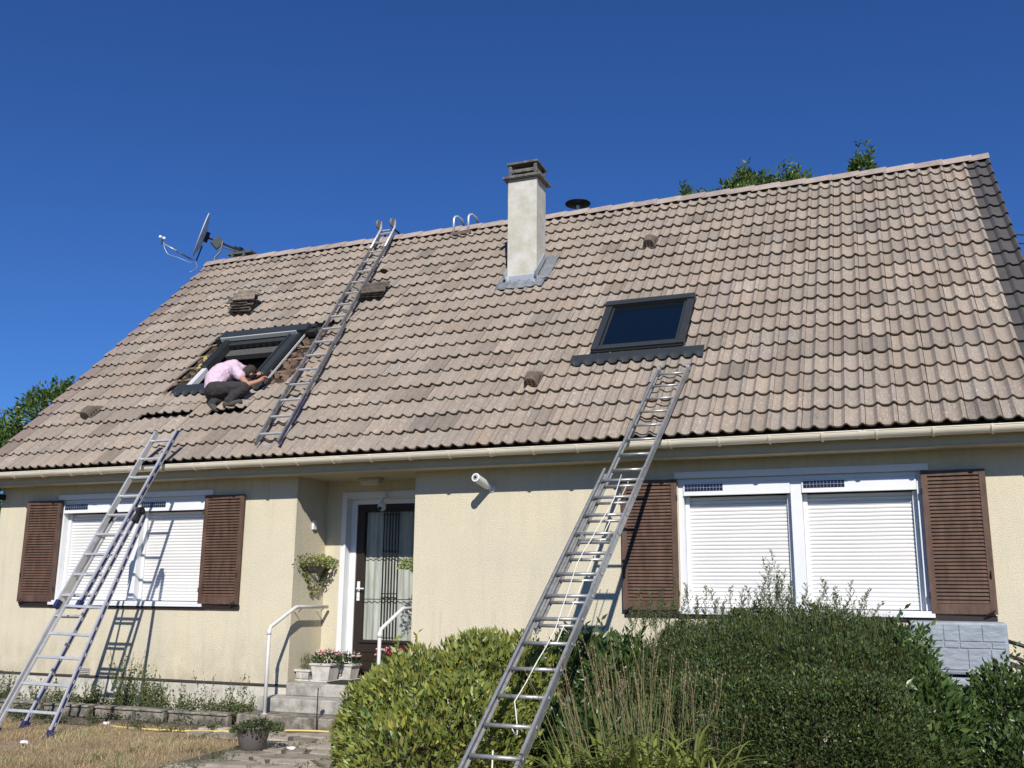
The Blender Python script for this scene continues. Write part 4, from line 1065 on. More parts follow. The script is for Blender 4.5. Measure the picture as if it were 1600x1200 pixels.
# ---------------------------------------------------------------- vegetation helpers
def leafcloud(name, m, parent, P, D, size, asp=.42, tlo=.7, thi=1.25, seed=0, hue=.06, droop=0.0, stuff=False):
    R = np.random.RandomState(seed); n = len(P); P = np.asarray(P, float); D = np.asarray(D, float)
    D = D/np.maximum(np.linalg.norm(D, axis=1, keepdims=True), 1e-6)
    rv = R.normal(size=(n, 3)); X = np.cross(D, rv); X /= np.maximum(np.linalg.norm(X, axis=1, keepdims=True), 1e-6); Z = np.cross(X, D)
    L = (size if np.ndim(size) else np.full(n, size))*R.uniform(.7, 1.3, n); L = L[:, None]; Wd = L*asp*.5
    v0 = P; v1 = P+D*L*.42+X*Wd; v2 = P+D*L-Z*L*droop; v3 = P+D*L*.42-X*Wd; v4 = P+D*L*.45-Z*Wd*.35
    V = np.stack([v0, v1, v2, v3, v4], 1).reshape(-1, 3)
    b = np.arange(n)[:, None]*5
    F = np.concatenate([b+np.array([[0, 4, 1]]), b+np.array([[4, 2, 1]]), b+np.array([[0, 3, 4]]), b+np.array([[4, 3, 2]])], 0)
    o = mkobj(name, V, F.astype(np.int32), m, parent)
    t = R.uniform(tlo, thi, n); h = R.normal(0, hue, n)
    T = np.stack([t*(1+h*1.6), t*(1+h*.4), t*(1-h)], 1); T = np.repeat(np.clip(T, .05, 4), 5, 0); set_tint(o.data, T)
    return o
def blob_points(ells, n, R, shell=.72, power=2.2, noise_amp=.14, zmin=.02):
    vol = np.array([a[3]*a[4]*a[5] for a in ells])**.8; vol /= vol.sum(); P = []; D = []
    C = np.array([e[:3] for e in ells]); S = np.array([e[3:6] for e in ells])
    while len(P) < n:
        k = R.choice(len(ells), p=vol); d = R.normal(size=3); d /= np.linalg.norm(d)
        if d[2] < -.5: continue
        q = noise.noise(Vector(tuple(d*2.3+k*7.1)))*noise_amp+noise.noise(Vector(tuple(d*6+k*3.3)))*noise_amp*.6
        rr = (1+q)*(1-(1-shell)*R.rand()**1.6) if R.rand() < .72 else (1+q)*R.rand()**(1/3)
        p = C[k]+S[k]*d*rr
        if p[2] < zmin: continue
        ins = (((p-C)/S)**2).sum(1); ins[k] = 9
        if ins.min() < .55: continue
        P.append(p); D.append(d/S[k]*S[k].mean()+np.array([0, 0, .5])+R.normal(size=3)*.55)
    return np.array(P), np.array(D)
def branches(mb, root, tips, R, r0=.03, n=5):
    root = Vector(root)
    for t in tips:
        t = Vector(t); mid = root.lerp(t, .5)+Vector((R.uniform(-.1, .1), R.uniform(-.1, .1), R.uniform(0, .1)))
        mb.tube([root, root.lerp(mid, .6), mid, mid.lerp(t, .5)+Vector((R.uniform(-.05, .05), R.uniform(-.05, .05), 0)), t], [r0, r0*.8, r0*.6, r0*.4, r0*.2], n)
def shrub(name, label, cat, ells, n, m, size, asp, seed, leafn='foliage', tlo=.7, thi=1.25, group=None, hue=.06, shoots=0, power=2, shell=.72, na=.14):
    R = np.random.RandomState(seed); C = np.array([e[:3] for e in ells]); base = (float(C[:, 0].mean()), float(C[:, 1].mean()), 0.0)
    T = thing(name, label, cat, base, group)
    P, D = blob_points(ells, n, R, shell=shell, noise_amp=na)
    if shoots:
        Ps = []; Ds = []; tips = []
        for k in range(shoots):
            e = ells[R.randint(len(ells))]; a = R.uniform(0, 2*pi); rr = sqrt(R.rand())*.8
            b = np.array([e[0]+e[3]*rr*cos(a), e[1]+e[4]*rr*sin(a), e[2]+e[5]*sqrt(max(0, 1-rr*rr))*.95]); L = R.uniform(.08, .24); dr = np.array([R.normal()*.2, R.normal()*.2, 1])
            for q in range(9):
                t = q/8; Ps.append(b+dr*L*t); an = q*2.4; Ds.append(np.array([cos(an), sin(an), .9]))
        P = np.concatenate([P, Ps]); D = np.concatenate([D, Ds])
    leafcloud(leafn, m, T, P, D, size, asp, tlo, thi, seed, hue, .1)
    mb = MB(); Rr = random.Random(seed); branches(mb, base, [C[i]+np.array(ells[i][3:6])*[Rr.uniform(-.6, .6), Rr.uniform(-.6, .6), .6] for i in range(len(ells)) for _ in range(5)], Rr, .022)
    mb.build('branches', M['bark'], T)
    return T
# clipped lime laurel hedge in front of the steps
shrub('laurel_bush', 'rounded yellow-green laurel bush in front of the steps, left of the long ladder', 'bush',
      [(-1.45, -2.35, .38, .78, .72, .58), (-1.05, -2.15, .52, .66, .66, .58), (-.8, -2.1, .52, .55, .6, .56), (-1.72, -2.45, .22, .50, .55, .52), (-.95, -2.85, .25, .62, .5, .55), (-1.35, -2.85, .12, .6, .5, .5), (-1.2, -3.2, .05, .5, .4, .5)], 19000, M['leaf_lime'], .070, .40, 3, tlo=.55, thi=1.35, shoots=30, hue=.10)
shrub('laurel_shrub', 'dark green glossy shrub behind the lower half of the long ladder', 'shrub',
      [(-.25, -1.75, .45, .55, .5, .68), (.12, -1.9, .5, .45, .45, .60), (-.5, -1.9, .3, .45, .4, .6), (-.1, -2.4, .1, .5, .5, .5)], 9500, M['leaf_laurel'], .085, .36, 5, tlo=.55, thi=1.2, shoots=26)
shrub('clipped_hedge', 'wide dark green fine-leaved hedge under the right window', 'hedge',
      [(.75, -1.75, .52, .62, .7, .66), (1.25, -1.9, .55, .72, .85, .74), (1.8, -1.95, .56, .7, .85, .74), (2.2, -1.9, .54, .45, .75, .70), (1.2, -1.8, .2, 1.0, .6, .5), (2.0, -1.6, .2, .8, .5, .5), (1.2, -2.6, .3, .8, .6, .65), (1.9, -2.7, .3, .7, .6, .65), (.8, -2.4, .2, .5, .5, .6), (1.5, -2.3, .1, 1.2, .8, .7), (2.3, -2.4, .2, .5, .6, .6)], 190000, M['leaf_dark'], .027, .50, 6, tlo=.5, thi=1.35, hue=.12, shell=.8, na=.22, shoots=90)
shrub('laurel_shrub', 'mid-green broad-leaved shrub between the dark hedge and the grey water tank', 'shrub',
      [(2.38, -2.0, .55, .34, .42, .66), (2.52, -2.3, .3, .38, .4, .6), (2.3, -2.6, .2, .4, .4, .5)], 9500, M['leaf_laurel'], .064, .42, 8, tlo=.6, thi=1.35, shoots=22, na=.25)
shrub('laurel_shrub', 'glossy dark shrub in front of the grey water tank at the right edge', 'shrub',
      [(3.05, -2.0, .45, .36, .4, .50), (3.45, -1.9, .45, .45, .45, .50), (3.2, -2.5, .2, .5, .4, .42)], 16000, M['leaf_laurel'], .050, .48, 9, tlo=.5, thi=1.25, shoots=14, na=.2)

def fuzz():
    T = [o for o in bpy.data.objects if o.name == 'clipped_hedge'][0]; R = np.random.RandomState(66); n = 34000; P = []; D = []
    E_ = [(.75, -1.75, .52, .62, .7, .66), (1.25, -1.9, .55, .72, .85, .74), (1.8, -1.95, .56, .7, .85, .74), (2.2, -1.9, .54, .45, .75, .70)]
    while len(P) < n:
        e = E_[R.randint(4)]; d = R.normal(size=3); d /= np.linalg.norm(d)
        if d[2] < -.1: continue
        r = R.uniform(.93, 1.03+.10*max(0, d[2])*R.rand()); P.append([e[i]+e[3+i]*d[i]*r for i in range(3)]); D.append(d*.5+[0, 0, 1.0]+R.normal(size=3)*.35)
    leafcloud('fine_sprigs', M['leaf_weed'], T, P, D, .060, .07, .45, 1.25, 66, .1)
fuzz()
# tall feathery weeds rising out of the hedge
def feathery(x, y, z0, h, seed, lean=(0, 0), label='', nb=12):
    R = random.Random(seed); T = thing('tall_weed', label, 'weed', (x, y, z0), 'feathery weeds rising out of the hedge')
    mb = MB(); P = []; D = []
    for st in range(3):
        h_ = h*(1, .78, .62)[st]; dx, dy = ((0, 0), (.07, .03), (-.06, -.03))[st]; ln_ = (lean[0]+dx*.9, lean[1]+dy)
        main = [Vector((x+dx*.5+ln_[0]*t*t+.01*sin(t*9+seed+st), y+dy+ln_[1]*t*t, z0+h_*t)) for t in np.linspace(0, 1, 7)]
        mb.tube(main, [.0034*(1-.8*t/6) for t in range(7)], 4)
        for k in range(nb):
            t = .25+.75*k/nb; i = min(int(t*6), 5); p = main[i].lerp(main[i+1], t*6-i); a = k*2.4+seed+st; L = h_*.34*(1.15-t)
            e = p+Vector((cos(a)*L*.62, sin(a)*L*.5, L*.75)); mb.tube([p, p.lerp(e, .5)+Vector((0, 0, -.004)), e], [.0018, .0013, .0007], 3)
            for q in range(8):
                u = q/8+.06; P.append(tuple(p.lerp(e, u))); D.append((R.uniform(-1, 1), R.uniform(-1, 1), R.uniform(.2, 1)))
        for q in range(18):
            t = .3+.7*R.random(); i = min(int(t*6), 5); P.append(tuple(main[i].lerp(main[i+1], t*6-i))); D.append((R.uniform(-1, 1), R.uniform(-1, 1), R.uniform(0, 1)))
    mb.build('stem', M['greenstem'], T); leafcloud('foliage', M['leaf_weed'], T, P, D, .020, .35, .6, 1.2, seed)
# heights read from the photo: x on the wall side, y about -1.9
fw_ = [(.62, .30), (.74, .24), (.86, .22), (.97, .19), (1.08, .22), (1.18, .20), (1.26, .22), (1.35, .30), (1.42, .44), (1.47, .38), (1.53, .30), (1.60, .26), (1.69, .24), (1.78, .27), (1.86, .28), (1.94, .22), (2.02, .26), (2.10, .20), (.50, .2), (.38, .16), (1.38, .5), (1.5, .22), (.30, .2)]
ORD = ['first', 'second', 'third', 'fourth', 'fifth', 'sixth', 'seventh', 'eighth', 'ninth', 'tenth', 'eleventh', 'twelfth', 'thirteenth', 'fourteenth', 'fifteenth', 'sixteenth', 'seventeenth', 'eighteenth', 'nineteenth', 'twentieth', 'twenty-first', 'twenty-second', 'twenty-third', 'twenty-fourth']
rank_ = {i: r for r, i in enumerate(sorted(range(len(fw_)), key=lambda q: fw_[q][0]))}
for i, (x, h) in enumerate(fw_):
    feathery(x, -1.95+.12*sin(i*3.1), 1.10, h*1.05+.22, 50+i, ((rnd.uniform(-.05, .08)), 0), 'wispy weed on top of the dark hedge, '+ORD[rank_[i]]+' from the left', 18)

# dry stalks and strap leaves in the foreground
def stalk_clump(x, y, seed, h, n, label, spread, lean):
    R = random.Random(seed); T = thing('dry_stalk_clump', label, 'dry grass', (x, y, 0), 'dry flower stalks right of the long ladder'); mb = MB()
    for k in range(n):
        a = R.uniform(0, 2*pi); b = Vector((x+R.uniform(-.12, .12), y+R.uniform(-.12, .12), 0)); L = h*R.uniform(.7, 1.08); t_ = Vector((b.x+lean*L+R.gauss(0, spread), b.y+R.gauss(0, .1), L))
        c = b.lerp(t_, .5)+Vector((R.uniform(-.05, .05), 0, .02)); t_ = t_+Vector((R.uniform(-.04, .04), 0, 0)); pts = [b, c, c.lerp(t_, .55)+Vector((R.uniform(-.015, .015), 0, 0)), t_]
        mb.tube(pts, [.0030, .0025, .0020, .0012], 4)
        for q in range(R.randint(1, 4)):
            u = R.uniform(.6, .98); p = c.lerp(t_, (u-.5)*2); e = p+Vector((R.uniform(-.05, .05), R.uniform(-.04, .04), R.uniform(.05, .14))); mb.tube([p, e], [.0016, .0009], 3)
        for q in range(4):
            u = R.uniform(.85, 1); p = c.lerp(t_, (u-.5)*2); mb.lathe(p, [(.001, 0), (.0055, .006), (.0045, .014), (.001, .018)], 5)
    mb.build('stalks', M['stem'], T); g2_ = MB()
    for k in range(int(n*2.2)):
        b = Vector((x+R.uniform(-.14, .14), y+R.uniform(-.14, .14), 0)); L = h*R.uniform(.5, .95); t_ = Vector((b.x+lean*L+R.gauss(0, spread), b.y+R.gauss(0, .1), L)); g2_.tube([b, b.lerp(t_, .5)+Vector((R.uniform(-.03, .03), 0, .02)), t_], [.0032, .0026, .001], 4)
    g2_.build('green_stalks', M['greenstem'], T)
lbs = ['dry branching stalks nearest the long ladder, leaning left', 'dense clump of dry straw stalks behind the strap leaves', 'dry straw stalks in the middle of the dry clumps', 'thin dry stalks against the dark hedge', 'rightmost sparse dry stalks before the dark hedge']
for i, (x, y, h, n, sp, ln) in enumerate(((.30, -3.35, 1.00, 12, .11, -.28), (.48, -3.2, 1.16, 17, .12, -.12), (.66, -3.2, 1.12, 19, .13, -.03), (.90, -3.1, 1.00, 9, .12, .03), (1.10, -3.0, .96, 6, .10, .05))):
    stalk_clump(x, y, 70+i, h, n, lbs[i], sp, ln)
def strap_plant(x, y, seed, n, L, label, m='blade', grp='strap-leaved plants at the foot of the dry stalks', wd=.012):
    R = random.Random(seed); T = thing('strap_leaf_plant', label, 'plant', (x, y, 0), grp); mb = MB(); tn = []
    for k in range(n):
        a = R.uniform(0, 2*pi); l = L*R.uniform(.6, 1.15); out = l*R.uniform(.25, .75); up_ = l*R.uniform(.55, .95); w_ = wd*R.uniform(.7, 1.3); d = Vector((cos(a), sin(a), 0)); sd_ = Vector((-sin(a), cos(a), 0)); b = Vector((x+R.uniform(-.08, .08), y+R.uniform(-.08, .08), 0)); c = R.uniform(.55, 1.3)
        bs = len(mb.v); N_ = 9
        for i in range(N_):
            t = i/(N_-1); p = b+d*out*t**1.7+Vector((0, 0, up_*(1.75*t-1.05*t*t))); ww = w_*(1-t**3)+.0008
            mb.v += [tuple(p+sd_*ww), tuple(p-Vector((0, 0, ww*.4))), tuple(p-sd_*ww)]; tn += [c]*3
        for i in range(N_-1):
            q = bs+3*i; mb.f += [(q, q+1, q+4, q+3), (q+1, q+2, q+5, q+4)]
    mb.build('blades', M[m], T, tint=tn)
sl2 = ['leftmost strap-leaved clump beside the foot of the long ladder', 'arching yellow-green strap leaves under the dry stalks', 'dense strap-leaved clump in the middle of the bed', 'tall strap leaves right of the dry stalks', 'strap-leaved clump at the edge of the dark hedge']
for i, (x, y, n, L) in enumerate(((.30, -3.9, 55, .78), (.52, -3.75, 80, .84), (.78, -3.75, 80, .82), (1.0, -3.6, 70, .86), (1.2, -3.55, 44, .74))):
    strap_plant(x, y, 90+i, n, L, sl2[i])

# weeds along the wall
def wall_weed(x, y, h, seed, n, label, r=.19, lf=.034):
    R = random.Random(seed); T = thing('wall_weed', label, 'weed', (x, y, 0), 'weeds growing along the foot of the wall'); mb = MB(); P = []; D = []
    for k in range(n):
        a = R.uniform(0, 2*pi); L = h*R.uniform(.35, 1.0); b = Vector((x+R.uniform(-.08, .08), y+R.uniform(-.05, .05), 0)); e = b+Vector((cos(a)*r*R.random()*1.6, sin(a)*r*R.random()*.6, L)); c = b.lerp(e, .5)+Vector((R.uniform(-.03, .03), 0, 0))
        mb.tube([b, c, e], [.003, .0022, .001], 4)
        for q in range(26):
            t = R.random()**1.5*.92; p = b.lerp(e, t); P.append(tuple(p)); D.append((R.uniform(-1, 1), R.uniform(-1, 1), R.uniform(0, .9)))
        if R.random() < .5: P.append(tuple(e)); D.append((0, 0, 1))
        for q in range(2):
            p = b.lerp(e, R.uniform(.5, .9)); f = p+Vector((R.uniform(-.06, .06), R.uniform(-.04, .04), R.uniform(.03, .10))); mb.tube([p, f], [.0016, .001], 3); mb.lathe(f, [(.001, 0), (.006, .004), (.004, .010), (.001, .013)], 5)
    mb.build('stems', M['greenstem'], T); leafcloud('foliage', M['leaf_weed'], T, P, D, lf, .5, .45, 1.1, seed, .1)
ww = [(-8.9, -.45, .45, 14, 'leafy weed at the far left end of the wall'), (-8.35, -.5, .50, 18, 'weed behind the feet of the combination ladder'), (-7.9, -.45, .40, 16, 'low weed under the left brown shutter'), (-7.45, -.5, .38, 22, 'weed beside the air grille'),
      (-7.0, -.45, .45, 26, 'green weed left of the tallest wall weed'), (-6.55, -.4, .80, 44, 'tallest bushy weed against the ladder shadow on the wall'), (-6.2, -.42, .62, 34, 'bushy weed just right of the tallest wall weed'), (-5.9, -.5, .50, 30, 'medium weed below the left window'),
      (-5.55, -.5, .42, 24, 'low weed below the right shutter of the left window'), (-5.2, -.5, .55, 14, 'thin tall-stemmed weed with seed heads'), (-4.95, -.45, .62, 12, 'sparse weed with bare stems near the steps'), (-4.68, -.5, .45, 18, 'leafy weed beside the white handrail post')]
for i, (x, y, h, n, lab) in enumerate(ww): wall_weed(x, y, h, 200+i, n, lab)
def cover():
    R = np.random.RandomState(77); n = 42000; X = R.uniform(-9.3, -4.6, n); Y = R.uniform(-1.45, -.03, n)
    c = np.array([noise.noise(Vector((x*2.3, y*3.5, 2)))+.5*noise.noise(Vector((x*6, y*7, 9))) for x, y in zip(X, Y)]); near = np.clip(1-np.abs(Y+.42)/.5, 0, 1)
    k = (c+near*.5) > R.uniform(.12, .5, n); X = X[k]; Y = Y[k]; c = c[k]; near = near[k]; Z = R.rand(len(X))**1.5*(.04+.16*near+.10*np.clip(c, 0, 1))
    D = R.normal(size=(len(X), 3))*[.8, .8, .3]+[0, 0, .5]
    o = leafcloud('ground_cover', M['leaf_weed'], None, np.stack([X, Y, Z+.004], 1), D, .034, .42, .4, 1.1, 77, .1); o['kind'] = 'stuff'; o['label'] = 'low green ground cover on the soil at the foot of the wall'; o['category'] = 'weeds'
cover()
# concrete edging
eg = 'concrete edging blocks in front of the wall weeds'
for i, (a, b) in enumerate(((-8.3, -7.5), (-7.42, -6.72), (-6.62, -5.62), (-5.54, -4.72))):
    q = MB(); q.box(a, b, -.78, -.70, 0, .11); q.box(a, b, -.80, -.62, .111, .135); o = q.build('edging_block', M['conclow'], None, bevel=.006)
    tag(o, ['leftmost concrete edging block, behind the ladder feet', 'second concrete edging block from the left', 'long pale concrete edging block in front of the tallest weed', 'concrete edging block nearest the steps'][i], 'edging', eg); recentre(o)

# grass on the lawn, weeds in the joints
def grass():
    R = np.random.RandomState(4); n = 90000
    X = R.uniform(-9.5, -2.9, n); Y = R.uniform(-5.5, -1.15, n)
    keep = (Y < -1.30+.25*np.sin(X*2.1)+R.normal(0, .14, n)) & ~((X > -3.75+R.normal(0, .12, n)) & (Y < -1.3)) & ~((X > -4.9) & (Y > -1.6+R.normal(0, .1, n)))
    far = R.rand(n) < .0
    n2 = 26000; X2 = R.uniform(-14, 9, n2); Y2 = R.uniform(-12, -3.2, n2); k2 = ~((X2 > -3.6) & (X2 < -1.5)) & ((X2-2.39)**2+(Y2+10.3)**2 > .5)
    X = np.concatenate([X[keep], X2[k2]]); Y = np.concatenate([Y[keep], Y2[k2]]); n = len(X)
    cl0 = np.array([noise.noise(Vector((x*1.3, y*1.6, 4)))+.6*noise.noise(Vector((x*5, y*5, 8))) for x, y in zip(X, Y)]); kk = cl0 > -.38+R.normal(0, .08, n); X = X[kk]; Y = Y[kk]; cl0 = cl0[kk]; n = len(X)
    h = R.uniform(.015, .055, n)*(1+1.1*np.clip(cl0, -.4, .8)); a = R.uniform(0, 2*pi, n); w_ = R.uniform(.0012, .0026, n); bend = R.uniform(.2, 1.2, n)*h; ba = R.uniform(0, 2*pi, n)
    P0 = np.stack([X+w_*np.cos(a), Y+w_*np.sin(a), np.zeros(n)], 1); P1 = np.stack([X-w_*np.cos(a), Y-w_*np.sin(a), np.zeros(n)], 1)
    Mx = np.stack([X+bend*.4*np.cos(ba), Y+bend*.4*np.sin(ba), h*.6], 1); o_ = np.stack([w_*.8*np.cos(a), w_*.8*np.sin(a), 0*a], 1)
    T = np.stack([X+bend*np.cos(ba), Y+bend*np.sin(ba), h], 1)
    V = np.stack([P0, P1, Mx-o_, Mx+o_, T], 1).reshape(-1, 3); b = np.arange(n)[:, None]*5
    F = np.concatenate([b+np.array([[0, 1, 2]]), b+np.array([[0, 2, 3]]), b+np.array([[3, 2, 4]])], 0).astype(np.int32)
    o = mkobj('grass', V, F, M['drygrass'])
    cl_ = np.array([noise.noise(Vector((x*1.7, y*1.7, 0))) for x, y in zip(X, Y)])
    t = R.uniform(.55, 1.25, n)*(1+.35*cl_); g_ = (R.rand(n) < np.clip(.06+cl_*.5, 0, .4)).astype(float)
    T_ = np.stack([t*(1-g_*.55), t*(1-g_*.2), t*(1-g_*.4)], 1); set_tint(o.data, np.repeat(T_, 5, 0))
    o['kind'] = 'stuff'; o['label'] = 'short dry straw-coloured lawn grass'; o['category'] = 'grass'
grass()
def tufts():
    R = np.random.RandomState(14); n = 5200; X = R.uniform(-4.6, -2.2, n); Y = R.uniform(-3.4, -.75, n)
    c = np.array([noise.noise(Vector((x*3.1, y*3.1, 5))) for x, y in zip(X, Y)]); k = c > .22; X = X[k]; Y = Y[k]; P = np.stack([X, Y, np.full(len(X), .008)], 1)
    D = R.normal(size=(len(X), 3))*[.7, .7, .2]+[0, 0, .8]
    o = leafcloud('path_weeds', M['leaf_weed'], None, P, D, .05, .14, .6, 1.2, 14); o['kind'] = 'stuff'; o['label'] = 'sparse green weeds in the joints of the stone path'; o['category'] = 'weeds'
tufts()

# ---------------------------------------------------------------- trees beyond the house
def tree(name, label, x, y, ells, n, leaf, seed, zt, group='trees behind the house'):
    T = thing(name, label, 'tree', (x, y, 0), group); R = np.random.RandomState(seed); Rr = random.Random(seed)
    mb = MB(); mb.tube([(x, y, 0), (x+.1, y, zt*.3), (x-.05, y+.1, zt*.6), (x, y, zt*.8)], [.26, .2, .15, .08], 10)
    for e in ells:
        for _ in range(3): 
            t = Vector((e[0]+e[3]*Rr.uniform(-.6, .6), e[1]+e[4]*Rr.uniform(-.6, .6), e[2]+e[5]*Rr.uniform(.2, .8))); b = Vector((x, y, min(zt*.7, e[2]-e[5]*.3))); mb.tube([b, b.lerp(t, .5)+Vector((0, 0, .2)), t], [.07, .045, .015], 5)
    mb.build('trunk', M['bark'], T)
    P, D = blob_points(ells, n, R, shell=.6, noise_amp=.35, zmin=1); Ps = [P]; Ds = [D]
    for e in ells:      # upright leafy shoots
        for k in range(7):
            a = R.uniform(0, 2*pi); rr = sqrt(R.rand())*.8; b = np.array([e[0]+e[3]*rr*cos(a), e[1]+e[4]*rr*sin(a), e[2]+e[5]*sqrt(1-rr*rr)*.85]); L = R.uniform(.2, .5); dr = np.array([R.normal()*.3, R.normal()*.3, 1])
            q = np.linspace(0, 1, 16); Ps.append(b+dr*L*q[:, None]+R.normal(size=(16, 3))*.02); Ds.append(np.stack([np.cos(q*40), np.sin(q*40), .6+0*q], 1))
    leafcloud('crown', M['leaf_tree'], T, np.concatenate(Ps), np.concatenate(Ds), leaf, .42, .5, 1.35, seed, .08, .15)
tree('broadleaf_tree', 'green leafy tree seen past the left roof edge', -22.6, 12, [(-22.9, 12, 5.6, 1.5, 1.5, 1.0), (-21.6, 12, 6.7, .9, 1.0, .85), (-24.3, 12.3, 5.0, 1.6, 1.5, 1.2), (-22.6, 12, 4.4, 2.4, 2, 1.6), (-20.8, 12, 6.6, .9, .9, 1.0), (-19.9, 12, 6.9, .6, .6, .7)], 15000, .17, 41, 6)
tree('broadleaf_tree', 'tree whose leafy top shows over the ridge right of the vent cowl', -.4, 14, [(-.55, 14, 11.5, .75, .8, .72), (.62, 14, 11.6, .42, .5, .42), (.1, 14, 11.2, .7, .6, .6), (-2.05, 14, 11.4, .35, .4, .42), (-.4, 14, 10.3, 1.9, 1.6, 1.2), (-1.3, 14, 11.1, .6, .6, .6)], 15000, .15, 42, 10.5)
tree('broadleaf_tree', 'small tuft of leaves over the ridge, right of the wider treetop', 2.25, 14, [(2.26, 14, 11.98, .26, .3, .22), (2.2, 14, 11.0, .5, .6, .6)], 3200, .14, 43, 11)
R = np.random.RandomState(5); n = 14000; a_ = R.uniform(0, 2*pi, n); X = R.uniform(-90, 70, n); Zc = 3.2+1.6*np.array([noise.noise(Vector((x*.11, 1, 3))) for x in X]); P = np.stack([X, R.uniform(44, 50, n), R.rand(n)**.7*Zc], 1)
o = leafcloud('far_wood', M['leaf_tree'], None, P, R.normal(size=(n, 3))+[0, 0, .3], .9, .6, .4, 1.1, 5); o['kind'] = 'stuff'; o['label'] = 'low far-off woodland beyond the houses plot'; o['category'] = 'woodland'
# overhead cable at the far right
pc = MB(); pts = [Vector((3.9, 7.6, 7.75)), Vector((5.5, 8.0, 7.62)), Vector((9, 9, 7.6)), Vector((16, 11, 8.2))]; pc.tube(pts, .012, 5); pc.tube([p+Vector((0, 0, -.16)) for p in pts], .012, 5); o = pc.build('overhead_cable', M['black']); tag(o, 'thin black overhead cables beyond the right roof edge', 'cable'); recentre(o)

# ---------------------------------------------------------------- pots, planters, tank, hose, litter
def trough(x0, x1, y, z0, h, d, name, label, m, ribs=0, cat='planter'):
    T = thing(name, label, cat, ((x0+x1)/2, y, z0), 'flower pots on the top step')
    b = .03; mb = MB()
    V = [(x0+b, y-d/2+b*.6, z0+.022), (x1-b, y-d/2+b*.6, z0+.022), (x1-b, y+d/2-b*.6, z0+.022), (x0+b, y+d/2-b*.6, z0+.022), (x0, y-d/2, z0+h), (x1, y-d/2, z0+h), (x1, y+d/2, z0+h), (x0, y+d/2, z0+h)]
    mb.add(V, [(0,3,2,1),(0,1,5,4),(1,2,6,5),(2,3,7,6),(3,0,4,7)])
    for (a, c, e, f) in ((x0-.012, x1+.012, y-d/2-.012, y-d/2+.008), (x0-.012, x1+.012, y+d/2-.008, y+d/2+.012), (x0-.012, x0+.008, y-d/2+.008, y+d/2-.008), (x1-.008, x1+.012, y-d/2+.008, y+d/2-.008)): mb.box(a, c, e, f, z0+h-.02, z0+h+.006)
    if ribs:
        for k in range(ribs): xx = x0+.02+(x1-x0-.04)*k/(ribs-1); mb.box(xx-.004, xx+.004, y-d/2-.003, y-d/2+.02, z0+.03, z0+h-.02)
    mb.build('trough', m, T, bevel=.003)
    s = MB(); s.box(x0+.012, x1-.012, y-d/2+.01, y+d/2-.01, z0+h-.03, z0+h-.022); s.build('soil', mat('potting_soil', (.03, .022, .016), 1), T)
    q = MB(); q.box(x0+.0, x1-.0, y-d/2-.0, y+d/2+.0, z0, z0+.02); q.build('saucer', m, T, bevel=.004)
    return T
Z1 = .434
t1 = trough(-4.465, -4.27, .22, Z1, .13, .17, 'flower_trough', 'small ribbed white trough with thin grey-green herbs on the step', M['trough'], 9)
R = random.Random(3); P = []; D = []
for k in range(420): a = R.uniform(0, 2*pi); r = R.random()*.12; P.append((-4.36+r*cos(a)*.8, .22+.06*R.uniform(-1, 1), Z1+.11+R.random()*.20*(1-r*3))); D.append((R.uniform(-.5, .5), R.uniform(-.5, .5), 1))
leafcloud('herb', leafmat('herb_leaf', (.13, .15, .07)), t1, P, D, .045, .10, .6, 1.2, 5)
t2 = trough(-4.235, -3.965, .22, Z1, .21, .24, 'flower_trough', 'stone-coloured trough with pink and red flowers on the step', M['trough'])
def flowers(T, cx, cy, cz, rx, ry, rz, n, nf, seed, redfrac=.2, redx=None):
    R = random.Random(seed); P = []; D = []
    for k in range(n):
        a = R.uniform(0, 2*pi); r = sqrt(R.random()); P.append((cx+rx*r*cos(a)*.9, cy+ry*r*sin(a)*.9, cz+R.random()*rz*(1-r*.4))); D.append((cos(a)*r, sin(a)*r, R.uniform(.3, 1)))
    leafcloud('foliage', M['leaf_laurel'], T, P, D, .055, .32, .5, 1.1, seed)
    P = []; D = []; tn = []
    for k in range(nf):
        a = R.uniform(0, 2*pi); r = sqrt(R.random()); c = Vector((cx+rx*r*cos(a), cy+ry*r*sin(a)-.02, cz+rz*(.75+.35*R.random())-r*rz*.25)); red = R.random() < redfrac
        for q in range(6): b = q*pi/3; P.append(tuple(c)); D.append((cos(b), sin(b)*.7-.4, .5)); tn.append((1.0, .18, .25) if red else (1.0, 2.0, 1.9))
    o = leafcloud('blossom', M['petal'], T, P, D, .026, .8, .9, 1.1, seed+1); 
    at = o.data.attributes['tint']; a = np.ones((len(tn)*5, 4), dtype=np.float32); a[:, :3] = np.repeat(np.array(tn), 5, 0); at.data.foreach_set('color', a.ravel())
flowers(t2, -4.08, .22, Z1+.20, .20, .13, .17, 330, 34, 6, .15)
t3 = trough(-4.10, -3.84, .50, Z1, .19, .22, 'flower_trough', 'second stone-coloured trough with pink flowers close to the door frame', M['trough'])
flowers(t3, -3.95, .50, Z1+.19, .17, .11, .14, 260, 26, 8, .05)
t4 = trough(-3.12, -2.96, .1, Z1, .18, .2, 'flower_trough', 'trough of red flowers behind the laurel bush, right end of the step', M['trough'])
flowers(t4, -3.12, .05, Z1+.20, .20, .15, .22, 260, 40, 9, .5)
